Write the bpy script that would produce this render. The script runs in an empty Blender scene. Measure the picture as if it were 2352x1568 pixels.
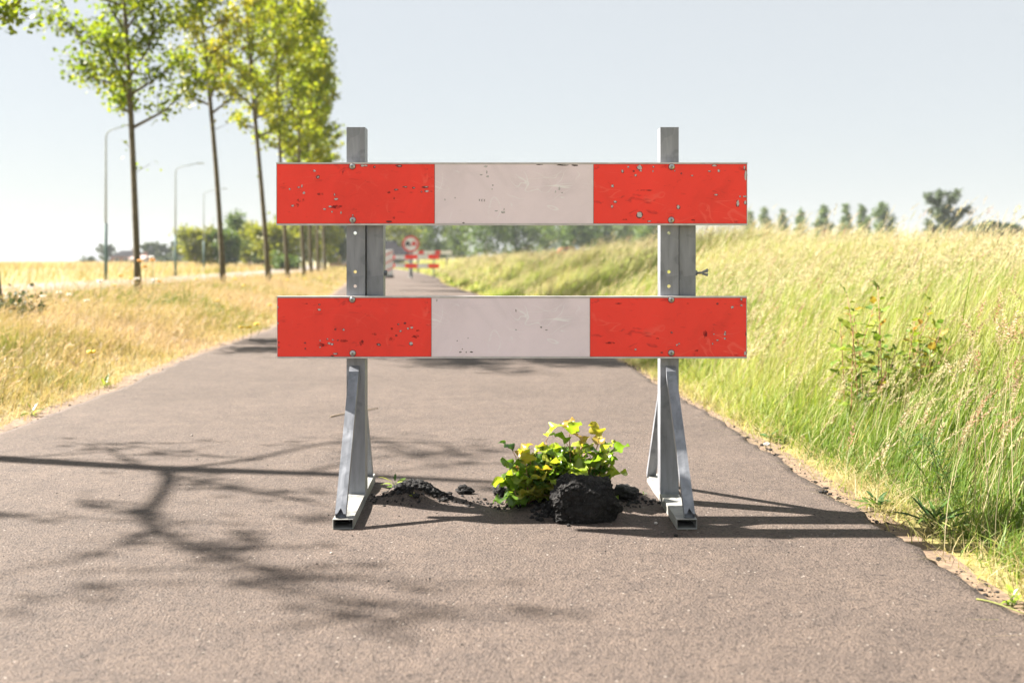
import bpy, bmesh, math, random
import numpy as np
from mathutils import Vector, Matrix, noise as mnoise

# ------------------------------------------------------------------ camera, sky, sun, exposure
scene = bpy.context.scene
C = scene.collection
CAMH, FPX = 0.78, 2287.0                      # camera height (m), focal length in 2352-px units
cam_d = bpy.data.cameras.new("camera")
cam = bpy.data.objects.new("camera", cam_d); C.objects.link(cam)
cam.location = (0, 0, CAMH); cam.rotation_euler = (math.pi/2, 0, 0)
cam_d.sensor_width = 36; cam_d.lens = 35.0; cam_d.shift_y = -0.0782
cam_d.clip_start = 0.05; cam_d.clip_end = 6000
cam_d.dof.use_dof = True; cam_d.dof.focus_distance = 3.12; cam_d.dof.aperture_fstop = 2.8
scene.camera = cam

SUNV = Vector((-1.05, 0.34, 1.0)).normalized()          # towards the sun: left and beyond
SX, SY = 1.05, -0.34                                    # shadow shift per metre of height
elev = math.asin(SUNV.z)
azim = math.atan2(SUNV.x, SUNV.y)
world = bpy.data.worlds.new("World"); scene.world = world; world.use_nodes = True
wn = world.node_tree.nodes; wl = world.node_tree.links
bg = wn["Background"]
sky = wn.new("ShaderNodeTexSky"); sky.sky_type = 'NISHITA'; sky.sun_disc = False
sky.sun_elevation = elev; sky.sun_rotation = azim
sky.air_density = 1.0; sky.dust_density = 1.0; sky.ozone_density = 1.0; sky.altitude = 0
veil = wn.new("ShaderNodeMix"); veil.data_type = 'RGBA'           # thin high veil of summer haze over the clear sky
veil.inputs[0].default_value = 0.87; veil.inputs[7].default_value = (2.80, 2.88, 2.86, 1)
wl.new(sky.outputs[0], veil.inputs[6]); wl.new(veil.outputs[2], bg.inputs[0]); bg.inputs[1].default_value = 0.05
sun_d = bpy.data.lights.new("sun", 'SUN'); sun_d.energy = 5.0; sun_d.angle = math.radians(0.53)
sun_d.color = (1.0, 0.93, 0.84)
sun = bpy.data.objects.new("sun", sun_d); C.objects.link(sun)
sun.rotation_euler = (-SUNV).to_track_quat('-Z', 'Y').to_euler()
vs = scene.view_settings
vs.view_transform = 'Standard'; vs.look = 'None'; vs.gamma = 1; vs.use_curve_mapping = False
vs.exposure = 2.4
scene.cycles.max_bounces = 8; scene.cycles.transparent_max_bounces = 8
scene.cycles.use_denoising = True

rng = np.random.default_rng(7)
random.seed(7)

# ------------------------------------------------------------------ helpers
def gp(px, py, z=0.0):
    """ground point (height z) under a pixel of the 2352-wide photograph"""
    d = (CAMH - z)*FPX/(py - 600.0)
    return ((px - 1176.0)*d/FPX, d)

def at(px, py, d):
    return ((px - 1176.0)*d/FPX, d, CAMH - (py - 600.0)*d/FPX)

def tag(o, label=None, cat=None, group=None, kind=None):
    if label: o['label'] = label
    if cat: o['category'] = cat
    if group: o['group'] = group
    if kind: o['kind'] = kind
    return o

def empty(name, loc=(0, 0, 0), rz=0.0):
    o = bpy.data.objects.new(name, None); C.objects.link(o)
    o.location = loc; o.rotation_euler = (0, 0, rz); o.empty_display_size = 0.1
    return o

def link(name, me, mats, parent=None, loc=None):
    o = bpy.data.objects.new(name, me); C.objects.link(o)
    for m in (mats if isinstance(mats, (list, tuple)) else [mats]): me.materials.append(m)
    if parent: o.parent = parent
    if loc: o.location = loc
    return o

def np_mesh(name, V, F, rnd=None, smooth=False, mi=None):
    """V (n,3); F list/array of faces, all the same size"""
    V = np.ascontiguousarray(V, dtype=np.float32).reshape(-1, 3)
    F = np.ascontiguousarray(F, dtype=np.int32)
    m, k = F.shape
    me = bpy.data.meshes.new(name)
    me.vertices.add(len(V)); me.vertices.foreach_set("co", V.ravel())
    me.loops.add(m*k); me.loops.foreach_set("vertex_index", F.ravel())
    me.polygons.add(m)
    me.polygons.foreach_set("loop_start", np.arange(0, m*k, k, dtype=np.int32))
    if smooth: me.polygons.foreach_set("use_smooth", np.ones(m, dtype=bool))
    if mi is not None: me.polygons.foreach_set("material_index", np.asarray(mi, dtype=np.int32))
    me.update(calc_edges=True)
    if rnd is not None:
        a = me.attributes.new("rnd", 'FLOAT', 'POINT')
        a.data.foreach_set("value", np.ascontiguousarray(rnd, dtype=np.float32).ravel())
    return me

def bm_mesh(name, bm, smooth=False):
    me = bpy.data.meshes.new(name)
    bmesh.ops.recalc_face_normals(bm, faces=bm.faces)
    bm.to_mesh(me); bm.free()
    if smooth:
        for p in me.polygons: p.use_smooth = True
    return me

def box(bm, c, s, M=None, mat=0):
    r = bmesh.ops.create_cube(bm, size=1.0)
    for v in r['verts']:
        v.co = Vector((v.co.x*s[0]+c[0], v.co.y*s[1]+c[1], v.co.z*s[2]+c[2]))
        if M is not None: v.co = M @ v.co
    for f in {f for v in r['verts'] for f in v.link_faces}: f.material_index = mat
    return r['verts']

def tube(bm, pts, rads, n=8, cap=True, mat=0):
    pts = [Vector(p) for p in pts]; rings = []
    for i, p in enumerate(pts):
        t = (pts[min(i+1, len(pts)-1)] - pts[max(i-1, 0)]).normalized()
        a = t.cross(Vector((0.31, 0.95, 0.05)))
        if a.length < 1e-3: a = t.cross(Vector((1, 0, 0)))
        a.normalize(); b = t.cross(a)
        rings.append([bm.verts.new(p + (a*math.cos(2*math.pi*k/n) + b*math.sin(2*math.pi*k/n))*rads[i]) for k in range(n)])
    for i in range(len(rings)-1):
        for k in range(n):
            f = bm.faces.new((rings[i][k], rings[i][(k+1) % n], rings[i+1][(k+1) % n], rings[i+1][k])); f.material_index = mat; f.smooth = True
    if cap:
        for r in (rings[0], rings[-1]):
            f = bm.faces.new(r); f.material_index = mat

def prism(bm, poly, y0, y1, M=None, mat=0):
    """poly in (x,z), extruded along y from y0 to y1"""
    a = [bm.verts.new((x, y0, z)) for x, z in poly]; b = [bm.verts.new((x, y1, z)) for x, z in poly]
    if M is not None:
        for v in a+b: v.co = M @ v.co
    n = len(poly); fs = [bm.faces.new(a), bm.faces.new(b[::-1])]
    for i in range(n): fs.append(bm.faces.new((a[i], b[i], b[(i+1) % n], a[(i+1) % n])))
    for f in fs: f.material_index = mat

def bevel(o, w, seg=2):
    m = o.modifiers.new("bevel", 'BEVEL'); m.width = w; m.segments = seg; m.limit_method = 'ANGLE'; m.angle_limit = math.radians(40)
    return o

def smooth01(x): x = np.clip(x, 0, 1); return x*x*(3-2*x)

# ------------------------------------------------------------------ materials
def new_mat(name):
    m = bpy.data.materials.new(name); m.use_nodes = True
    return m, m.node_tree.nodes, m.node_tree.links, m.node_tree.nodes["Principled BSDF"]

def tex_noise(n, l, scale, detail=4, rough=0.55, dist=0.0, vec=None, coord='Object'):
    t = n.new("ShaderNodeTexNoise"); t.inputs["Scale"].default_value = scale
    t.inputs["Detail"].default_value = detail; t.inputs["Roughness"].default_value = rough; t.inputs["Distortion"].default_value = dist
    if vec is None:
        tc = n.new("ShaderNodeTexCoord"); vec = tc.outputs[coord]
    l.new(vec, t.inputs["Vector"])
    return t

def ramp(n, l, fac, stops, interp='LINEAR'):
    r = n.new("ShaderNodeValToRGB"); r.color_ramp.interpolation = interp
    e = r.color_ramp.elements
    while len(e) < len(stops): e.new(0.5)
    for i, (p, c) in enumerate(stops):
        e[i].position = p; e[i].color = (c[0], c[1], c[2], 1) if len(c) == 3 else c
    l.new(fac, r.inputs[0]); return r

def mixc(n, l, fac, a, b, mode='MIX'):
    m = n.new("ShaderNodeMix"); m.data_type = 'RGBA'; m.blend_type = mode
    for s, v in ((m.inputs[0], fac), (m.inputs[6], a), (m.inputs[7], b)):
        if isinstance(v, bpy.types.NodeSocket): l.new(v, s)
        elif isinstance(v, (int, float)): s.default_value = v
        else: s.default_value = (v[0], v[1], v[2], 1)
    return m.outputs[2]

def bump(n, l, b, height, strength, dist):
    bp = n.new("ShaderNodeBump"); bp.inputs["Strength"].default_value = strength; bp.inputs["Distance"].default_value = dist
    l.new(height, bp.inputs["Height"])
    if b is not None: l.new(bp.outputs[0], b.inputs["Normal"])
    return bp

def simple(name, col, rough=0.6, metal=0.0, var=0.15, scale=6.0, bstr=0.0, bscale=60.0, bdist=0.002):
    m, n, l, b = new_mat(name)
    t = tex_noise(n, l, scale, 6)
    lo = [c*(1-var) for c in col]; hi = [min(1, c*(1+var)) for c in col]
    r = ramp(n, l, t.outputs[0], [(0.3, lo), (0.7, hi)])
    l.new(r.outputs[0], b.inputs["Base Color"])
    b.inputs["Roughness"].default_value = rough; b.inputs["Metallic"].default_value = metal
    if bstr: bump(n, l, b, tex_noise(n, l, bscale, 4).outputs[0], bstr, bdist)
    return m

def foliage(name, stops, trans=0.45, rough=0.5, tint=(1.15, 1.1, 0.55), spec=0.3):
    m, n, l, b = new_mat(name)
    at_ = n.new("ShaderNodeAttribute"); at_.attribute_name = "rnd"
    r = ramp(n, l, at_.outputs["Fac"], stops)
    l.new(r.outputs[0], b.inputs["Base Color"]); b.inputs["Roughness"].default_value = rough
    b.inputs["Specular IOR Level"].default_value = spec
    tr = n.new("ShaderNodeBsdfTranslucent")
    c = mixc(n, l, 1.0, r.outputs[0], tint, 'MULTIPLY'); l.new(c, tr.inputs[0])
    mx = n.new("ShaderNodeMixShader"); mx.inputs[0].default_value = trans
    l.new(b.outputs[0], mx.inputs[1]); l.new(tr.outputs[0], mx.inputs[2])
    l.new(mx.outputs[0], n["Material Output"].inputs[0])
    return m

def asphalt_mat(name, dark=1.0, tintv=(1.0, 0.78, 0.65), grain=1.0):
    m, n, l, b = new_mat(name)
    tc = n.new("ShaderNodeTexCoord"); v = tc.outputs["Object"]
    big = tex_noise(n, l, 0.7, 7, 0.68, 0.4, v)
    mid = tex_noise(n, l, 9.0, 6, 0.65, 0.0, v)
    fine = tex_noise(n, l, 190.0, 3, 0.7, 0.0, v)
    vor = n.new("ShaderNodeTexVoronoi"); vor.inputs["Scale"].default_value = 150.0; l.new(v, vor.inputs["Vector"])
    base = ramp(n, l, big.outputs[0], [(0.28, [0.072*dark*c for c in tintv]), (0.5, [0.090*dark*c for c in tintv]), (0.72, [0.106*dark*c for c in tintv])])
    md = ramp(n, l, mid.outputs[0], [(0.3, (0.8, 0.8, 0.82)), (0.7, (1.12, 1.1, 1.08))])
    c1 = mixc(n, l, 1.0, base.outputs[0], md.outputs[0], 'MULTIPLY')
    fr = ramp(n, l, fine.outputs[0], [(0.32, (0.35, 0.36, 0.4)), (0.5, (1.0, 1.0, 1.0)), (0.72, (1.6, 1.55, 1.5))])
    c2 = mixc(n, l, 0.8*grain, c1, fr.outputs[0], 'MULTIPLY')
    # pale aggregate grains
    sep = n.new("ShaderNodeSeparateColor"); l.new(vor.outputs["Color"], sep.inputs[0])
    gt = n.new("ShaderNodeMath"); gt.operation = 'GREATER_THAN'; gt.inputs[1].default_value = 0.993; l.new(sep.outputs[0], gt.inputs[0])
    lt = n.new("ShaderNodeMath"); lt.operation = 'LESS_THAN'; lt.inputs[1].default_value = 0.42; l.new(vor.outputs["Distance"], lt.inputs[0])
    mu = n.new("ShaderNodeMath"); mu.operation = 'MULTIPLY'; l.new(gt.outputs[0], mu.inputs[0]); l.new(lt.outputs[0], mu.inputs[1])
    pit = tex_noise(n, l, 75.0, 3, 0.6, 0.0, v)
    pr = ramp(n, l, pit.outputs[0], [(0.30, (0.36, 0.35, 0.37)), (0.45, (1, 1, 1)), (0.70, (1.22, 1.2, 1.18))])
    c2 = mixc(n, l, 0.85*grain, c2, pr.outputs[0], 'MULTIPLY')
    c3 = mixc(n, l, mu.outputs[0], c2, (0.26*dark, 0.23*dark, 0.20*dark))
    l.new(c3, b.inputs["Base Color"]); b.inputs["Roughness"].default_value = 0.82
    b.inputs["Specular IOR Level"].default_value = 0.3
    ad = n.new("ShaderNodeMath"); ad.operation = 'MULTIPLY_ADD'; ad.inputs[1].default_value = 0.5
    l.new(vor.outputs["Distance"], ad.inputs[0]); l.new(fine.outputs[0], ad.inputs[2])
    bp = bump(n, l, None, ad.outputs[0], 0.9, 0.005)
    bp2 = bump(n, l, b, tex_noise(n, l, 38.0, 4, 0.6, 0, v).outputs[0], 0.5, 0.006)
    l.new(bp.outputs[0], bp2.inputs["Normal"])
    return m

M = {}
M['asphalt'] = asphalt_mat("path_asphalt")
M['chunk'] = asphalt_mat("broken_asphalt", 0.20, (1.0, 0.95, 0.93))
M['road'] = simple("road_concrete", (0.165, 0.145, 0.13), 0.85, var=0.12, scale=2)
# soil / ground under the grass
m, n, l, b = new_mat("dry_soil")
tA = tex_noise(n, l, 0.35, 5); tB = tex_noise(n, l, 14.0, 6, 0.7)
cA = ramp(n, l, tA.outputs[0], [(0.35, (0.26, 0.20, 0.085)), (0.65, (0.20, 0.19, 0.055))])
cB = ramp(n, l, tB.outputs[0], [(0.3, (0.5, 0.5, 0.5)), (0.7, (1.25, 1.2, 1.15))])
l.new(mixc(n, l, 1.0, cA.outputs[0], cB.outputs[0], 'MULTIPLY'), b.inputs["Base Color"]); b.inputs["Roughness"].default_value = 0.95
bump(n, l, b, tB.outputs[0], 0.6, 0.02)
M['soil'] = m
M['sand'] = simple("sandy_edge", (0.145, 0.10, 0.065), 0.95, var=0.55, scale=34, bstr=0.6, bscale=120, bdist=0.004)

def galv(name, base, metal=0.35, rough=0.45):
    m, n, l, b = new_mat(name)
    tc = n.new("ShaderNodeTexCoord"); v = tc.outputs["Object"]
    mp = n.new("ShaderNodeMapping"); mp.inputs["Scale"].default_value = (1, 1, 0.22); l.new(v, mp.inputs[0])
    a = tex_noise(n, l, 26.0, 5, 0.6, 0.6, mp.outputs[0]); st = tex_noise(n, l, 11.0, 3, 0.5, 0.0, v)
    vor = n.new("ShaderNodeTexVoronoi"); vor.inputs["Scale"].default_value = 17.0; l.new(v, vor.inputs["Vector"])
    r1 = ramp(n, l, a.outputs[0], [(0.3, [c*0.72 for c in base]), (0.5, base), (0.72, [c*1.25 for c in base])])
    r2 = ramp(n, l, vor.outputs["Color"], [(0.2, (0.86, 0.87, 0.88)), (0.8, (1.1, 1.1, 1.1))])
    c = mixc(n, l, 0.8, r1.outputs[0], r2.outputs[0], 'MULTIPLY')
    r3 = ramp(n, l, st.outputs[0], [(0.60, (1, 1, 1)), (0.64, (0.66, 0.67, 0.70))])
    c = mixc(n, l, 0.6, c, r3.outputs[0], 'MULTIPLY')
    sc = n.new("ShaderNodeMapping"); sc.inputs["Scale"].default_value = (220, 220, 8); l.new(v, sc.inputs[0])
    r4 = ramp(n, l, tex_noise(n, l, 1.0, 2, 0.5, 0.2, sc.outputs[0]).outputs[0], [(0.68, (1, 1, 1)), (0.74, (0.6, 0.6, 0.62))])
    c = mixc(n, l, 0.5, c, r4.outputs[0], 'MULTIPLY')
    l.new(c, b.inputs["Base Color"]); b.inputs["Metallic"].default_value = metal
    rr = ramp(n, l, a.outputs[0], [(0.3, (rough-.08,)*3), (0.7, (rough+.15,)*3)]); l.new(rr.outputs[0], b.inputs["Roughness"])
    bump(n, l, b, a.outputs[0], 0.12, 0.002)
    return m
M['galv'] = galv("galvanised_steel", (0.232, 0.245, 0.272))
M['galv_foot'] = galv("galvanised_foot", (0.25, 0.25, 0.235), 0.2, 0.6)
M['alu'] = simple("board_aluminium", (0.55, 0.53, 0.53), 0.45, 0.3, 0.15, 30)
M['bare'] = simple("bare_metal_chip", (0.52, 0.50, 0.50), 0.5, 0.2, 0.25, 200)
M['bolt'] = simple("zinc_bolt", (0.45, 0.45, 0.44), 0.28, 0.9, 0.2, 80)
M['darkmark'] = simple("dark_scuff", (0.05, 0.035, 0.035), 0.8, 0, 0.3, 60)
M['black'] = simple("black_paint", (0.03, 0.03, 0.035), 0.5)

def sheeting(name, base, smudge, scr, scr_str, dirt=0.6):
    m, n, l, b = new_mat(name)
    tc = n.new("ShaderNodeTexCoord"); v = tc.outputs["Object"]
    a = tex_noise(n, l, 3.5, 6, 0.65, 0.6, v)
    c = ramp(n, l, a.outputs[0], [(0.28, [x*0.84 for x in base]), (0.5, base), (0.72, [min(1, x*1.07) for x in base])]).outputs[0]
    mp = n.new("ShaderNodeMapping"); mp.inputs["Scale"].default_value = (1, 1, 2.4); l.new(v, mp.inputs[0])
    s = tex_noise(n, l, 16.0, 7, 0.62, 0.8, mp.outputs[0])
    c = mixc(n, l, ramp(n, l, s.outputs[0], [(0.60, (0, 0, 0)), (0.72, (dirt,)*3)]).outputs[0], c, smudge)
    # fine tiny scuffs
    mp2 = n.new("ShaderNodeMapping"); mp2.inputs["Scale"].default_value = (1, 1, 3); mp2.inputs["Location"].default_value = (3, 1, 7); l.new(v, mp2.inputs[0])
    s2 = tex_noise(n, l, 60.0, 4, 0.6, 0.5, mp2.outputs[0])
    c = mixc(n, l, ramp(n, l, s2.outputs[0], [(0.70, (0, 0, 0)), (0.76, (dirt,)*3)]).outputs[0], c, [x*0.7 for x in smudge])
    # long curved scratches: thin iso-lines of distorted noise
    w = tex_noise(n, l, 4.5, 1.5, 0.5, 1.6, v)
    w2 = tex_noise(n, l, 3.0, 1.0, 0.4, 2.2, mp2.outputs[0])
    for t in (w, w2):
        r = ramp(n, l, t.outputs[0], [(0.484, (0, 0, 0)), (0.492, (1, 1, 1)), (0.500, (0, 0, 0))])
        br = ramp(n, l, tex_noise(n, l, 9.0, 3, 0.6, 0, v).outputs[0], [(0.5, (0, 0, 0)), (0.62, (scr_str,)*3)])
        c = mixc(n, l, mixc(n, l, 1.0, r.outputs[0], br.outputs[0], 'MULTIPLY'), c, scr)
    l.new(c, b.inputs["Base Color"])
    rr = ramp(n, l, s.outputs[0], [(0.3, (0.36,)*3), (0.7, (0.6,)*3)]); l.new(rr.outputs[0], b.inputs["Roughness"])
    b.inputs["Specular IOR Level"].default_value = 0.35
    # prismatic micro-cell weave of the reflective film
    ck = n.new("ShaderNodeTexVoronoi"); ck.inputs["Scale"].default_value = 260; l.new(v, ck.inputs["Vector"])
    bp0 = bump(n, l, None, ck.outputs["Distance"], 0.12, 0.001)
    bp1 = bump(n, l, b, tex_noise(n, l, 7.0, 3, 0.5, 0.5, v).outputs[0], 0.25, 0.006); l.new(bp0.outputs[0], bp1.inputs["Normal"])
    return m
M['red'] = sheeting("red_film", (0.93, 0.052, 0.034), (0.40, 0.016, 0.02), (1.0, 0.16, 0.11), 0.5, 0.7)
M['white'] = sheeting("white_film", (0.82, 0.715, 0.765), (0.66, 0.59, 0.62), (0.95, 0.97, 0.97), 0.6, 0.3)
m, n, l, b = new_mat("grime"); tn = tex_noise(n, l, 70.0, 6, 0.7, 0.5); l.new(ramp(n, l, tn.outputs[0], [(0.40, (0, 0, 0)), (0.62, (0.8,)*3)]).outputs[0], b.inputs["Alpha"])
b.inputs["Base Color"].default_value = (0.22, 0.012, 0.014, 1); b.inputs["Roughness"].default_value = 0.8; M['grime'] = m
M['seam'] = simple("film_edge", (0.16, 0.03, 0.03), 0.7)

YG = [(0.0, (0.05, 0.10, 0.016)), (0.35, (0.125, 0.185, 0.017)), (0.7, (0.22, 0.27, 0.025)), (1.0, (0.32, 0.315, 0.035))]
M['leaf'] = foliage("poplar_leaf", YG, 0.6)
M['leaf_y'] = foliage("poplar_leaf_yellow", [(0, (0.08, 0.12, 0.014)), (0.4, (0.19, 0.21, 0.02)), (0.8, (0.29, 0.26, 0.03)), (1, (0.36, 0.25, 0.03))], 0.55)
M['leaf_far'] = foliage("distant_leaf", [(0, (0.045, 0.09, 0.03)), (0.5, (0.09, 0.15, 0.038)), (1, (0.155, 0.205, 0.045))], 0.4)
M['leaf_far_y'] = foliage("distant_bright_leaf", [(0, (0.12, 0.16, 0.025)), (0.5, (0.21, 0.24, 0.03)), (1, (0.28, 0.27, 0.04))], 0.45)
M['leaf_dark'] = foliage("dark_leaf", [(0, (0.03, 0.05, 0.026)), (0.5, (0.055, 0.085, 0.035)), (1, (0.10, 0.13, 0.045))], 0.25)
M['bark'] = simple("poplar_bark", (0.10, 0.083, 0.048), 0.9, 0, 0.35, 9, 0.8, 30, 0.02)
M['bank'] = foliage("bank_grass_blade", [(0.0, (0.07, 0.135, 0.02)), (0.25, (0.18, 0.255, 0.035)), (0.5, (0.28, 0.32, 0.07)), (0.75, (0.37, 0.335, 0.15)), (1.0, (0.45, 0.37, 0.22))], 0.46, 0.5, (1.1, 1.08, 0.7))
M['straw'] = foliage("straw_blade", [(0.0, (0.085, 0.125, 0.02)), (0.28, (0.19, 0.205, 0.035)), (0.45, (0.33, 0.27, 0.12)), (0.7, (0.39, 0.30, 0.17)), (1.0, (0.43, 0.32, 0.22))], 0.4, 0.6, (1.1, 1.03, 0.75))
M['seed'] = foliage("seed_head", [(0.0, (0.25, 0.27, 0.08)), (0.4, (0.42, 0.39, 0.225)), (0.8, (0.45, 0.36, 0.245)), (1.0, (0.34, 0.19, 0.125))], 0.4, 0.7, (1.05, 1.0, 0.8))
M['lettuce'] = foliage("young_poplar_leaf", [(0.0, (0.035, 0.09, 0.018)), (0.3, (0.16, 0.27, 0.035)), (0.7, (0.34, 0.41, 0.06)), (0.85, (0.36, 0.26, 0.05)), (1.0, (0.28, 0.13, 0.055))], 0.5, 0.32, (1.1, 1.1, 0.4), 0.6)
M['shrubleaf'] = foliage('shrub_leaf', [(0, (0.08, 0.15, 0.025)), (0.5, (0.18, 0.25, 0.035)), (0.75, (0.24, 0.27, 0.04)), (0.85, (0.32, 0.24, 0.05)), (1, (0.28, 0.15, 0.06))], 0.4, 0.45)
M['stem'] = simple("reddish_stem", (0.25, 0.13, 0.06), 0.6)
M['greenstem'] = simple("green_stem", (0.12, 0.15, 0.03), 0.6)
M['weed'] = foliage("weed_leaf", [(0, (0.03, 0.075, 0.02)), (0.5, (0.06, 0.125, 0.025)), (1, (0.14, 0.20, 0.03))], 0.4)
M['petal_y'] = simple("yellow_petal", (0.75, 0.50, 0.02), 0.6)
M['petal_o'] = simple("orange_petal", (0.80, 0.33, 0.02), 0.6)
M['petal_w'] = simple("white_petal", (0.75, 0.72, 0.68), 0.6)
M['twig'] = simple("dry_twig", (0.33, 0.26, 0.18), 0.8, 0, 0.3, 60)
M['stone'] = simple("pale_stone", (0.42, 0.38, 0.34), 0.8, 0, 0.3, 40)
M['lamp_green'] = simple("lamp_green", (0.075, 0.13, 0.12), 0.75)
M['lamp_grey'] = simple("lamp_grey", (0.30, 0.34, 0.345), 0.8)
M['rooft'] = simple("roof_tiles", (0.016, 0.015, 0.017), 0.75, 0, 0.2, 3)
M['roofp'] = simple("pale_roof_tiles", (0.34, 0.25, 0.22), 0.75, 0, 0.2, 3)
M['brick'] = simple("brick_wall", (0.26, 0.14, 0.10), 0.85, 0, 0.25, 8)
M['rooft'].node_tree.nodes['Principled BSDF'].inputs['Specular IOR Level'].default_value = 0.05
M['plaster'] = simple("pale_wall", (0.45, 0.40, 0.38), 0.85, 0, 0.1, 4)
M['winglass'] = simple("window_glass", (0.06, 0.07, 0.08), 0.1)
M['signred'] = simple("sign_red", (0.65, 0.06, 0.05), 0.4)
M['signpink'] = simple("faded_red", (0.62, 0.27, 0.24), 0.5)
M['signwhite'] = simple("sign_white", (0.72, 0.70, 0.70), 0.45)
M['carred'] = simple("car_red_paint", (0.5, 0.10, 0.05), 0.3)
M['carwhite'] = simple("car_white_paint", (0.72, 0.71, 0.70), 0.3)
M['rubber'] = simple("rubber", (0.03, 0.03, 0.03), 0.8)

# ------------------------------------------------------------------ terrain
RE_D = np.array([-6, 0, 2.258, 2.585, 2.90, 3.57, 4.19, 5.10, 5.95, 7.14, 7.76, 12, 17.8, 22.3, 35.7, 46, 70, 120])
RE_X = np.array([1.2, 1.2, 1.155, 1.125, 1.10, 1.09, 1.06, 1.03, 0.98, 0.91, 0.87, 0.55, 0.0, -0.64, -2.55, -3.35, -6.5, -15])
LE_D = np.array([-6, 0, 4.57, 5.10, 6.15, 7.76, 11.5, 17.8, 22.3, 35.7, 46, 70, 120])
LE_X = np.array([-2.3, -2.3, -2.35, -2.38, -2.44, -2.6, -2.8, -3.45, -4.05, -5.9, -7.0, -10.5, -19])
RD_D = np.array([-40, 0, 30, 47, 80, 160, 400]); RD_X = np.array([-12.6, -12.6, -12.6, -13.2, -17, -34, -100])
def re_(y): return np.interp(y, RE_D, RE_X)
def le_(y): return np.interp(y, LE_D, LE_X)
def rd_(y): return np.interp(y, RD_D, RD_X)
def wob(x, y, s): return np.sin(x*1.7*s+y*0.6*s)*np.cos(y*1.3*s-x*0.4*s+1.1)

def H(x, y):
    x = np.asarray(x, float); y = np.asarray(y, float)
    o = x - re_(y)
    h = np.where(o > 0, -0.035 + 0.27*smooth01((o-0.12)/2.6) + 0.52*smooth01((y-6)/12)*(1-0.65*smooth01((y-15)/14))*smooth01((o-0.8)/2.4)*(1-0.85*smooth01((o-3.2)/4)) + 0.05*wob(x, y, 0.8)*smooth01(o/2), 0)
    q = le_(y) - x
    roadness = smooth01(1-(np.abs(x-rd_(y))-2.7)/1.2)
    hl = -0.02 + 0.05*smooth01(q/1.2)*(1-smooth01((q-3)/4)) + 0.03*wob(x, y, 0.6)*smooth01(q/2)
    hl = hl*(1-roadness) + 0.03*roadness
    hl = hl + 0.30*smooth01((rd_(y)-3.5-x)/12)
    h = np.where(q > 0, hl, h)
    h = np.where((o <= 0) & (q <= 0), -0.03, h)
    far = smooth01((np.hypot(x, y)-150)/250)
    return h*(1-far) + 0.15*far

def axis(spans):
    out = []
    for a, b_, s in spans: out += list(np.arange(a, b_, s))
    out.append(spans[-1][1]); return np.array(out)
xs = axis([(-1200, -300, 90), (-300, -60, 20), (-60, -18, 3), (-18, -8, 0.5), (-8, -1, 0.12), (-1, 0.6, 0.2), (0.6, 3.5, 0.05), (3.5, 12, 0.3), (12, 60, 3), (60, 300, 20), (300, 1200, 90)])
ys = axis([(-60, -4, 4), (-4, 1.5, 0.4), (1.5, 9, 0.08), (9, 30, 0.3), (30, 70, 1), (70, 200, 6), (200, 600, 40), (600, 1200, 100)])
GX, GY = np.meshgrid(xs, ys)
GZ = H(GX, GY)
def grid_faces(ny, nx):
    i = np.arange(ny-1)[:, None]*nx + np.arange(nx-1)[None, :]
    return np.stack([i, i+1, i+1+nx, i+nx], -1).reshape(-1, 4)
g = link("ground", np_mesh("ground", np.stack([GX, GY, GZ], -1), grid_faces(*GX.shape), smooth=True), M['soil'])
tag(g, "dry grassy soil under the verges and fields", "ground", kind='structure')

# path sheet, heaved where the saplings broke through
def mound(x, y):
    def gau(cx, cy, sx, sy, h): return h*np.exp(-((x-cx)/sx)**2-((y-cy)/sy)**2)
    a = gp(935, 1150); b_ = gp(1330, 1190); c_ = gp(1460, 1150); e_ = gp(1080, 1150)
    z = gau(a[0], a[1], 0.085, 0.07, 0.045) + gau(a[0]+0.05, a[1]-0.01, 0.05, 0.05, 0.02)
    z += gau(b_[0]-0.02, b_[1]+0.10, 0.14, 0.10, 0.035) + gau(c_[0], c_[1], 0.06, 0.06, 0.022) + gau(e_[0], e_[1], 0.10, 0.05, 0.012)
    return z
yp = axis([(-5, 1.6, 0.3), (1.6, 2.75, 0.05), (2.75, 3.4, 0.012), (3.4, 9, 0.05), (9, 30, 0.3), (30, 118, 1.0)])
up = np.concatenate([np.linspace(0, 0.02, 3), np.linspace(0.03, 0.40, 14), np.linspace(0.41, 0.86, 118), np.linspace(0.87, 0.97, 6), np.linspace(0.98, 1, 3)])
PV = np.zeros((len(yp), len(up), 3))
for i, y in enumerate(yp):
    jit = 0.03*mnoise.noise(Vector((y*6.0, 1.3, 0))) + 0.022*mnoise.noise(Vector((y*19.0, 4.3, 0))) + 0.012*mnoise.noise(Vector((y*55.0, 7.3, 0)))
    jl = 0.03*mnoise.noise(Vector((y*5.0, 9.3, 0))) + 0.015*mnoise.noise(Vector((y*21.0, 14.3, 0)))
    a, b_ = float(le_(y))+jl, float(re_(y))+jit
    x = a + (b_-a)*up
    z = 0.004 + mound(x, y)
    near = abs(y-3.05) < 0.34
    if near:
        for k in range(len(x)):
            mz = z[k]-0.004
            if mz > 0.004: z[k] += min(1, mz/0.03)*0.012*mnoise.fractal(Vector((x[k]*40, y*40, 0)), 1.0, 2.0, 4)
    z = z + 0.004*np.sin(x*2.1+y*0.9)*np.minimum(1, np.maximum(0, up*(1-up)*20))*0
    edge = (up < 1e-6) | (up > 1-1e-6)
    z = np.where(edge, -0.06, z)
    PV[i] = np.stack([x, np.full_like(x, y), z], -1)
p = link("path", np_mesh("path", PV, grid_faces(len(yp), len(up)), smooth=True), M['asphalt'])
tag(p, "brownish grey asphalt cycle path curving away", "path", kind='structure')

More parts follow.
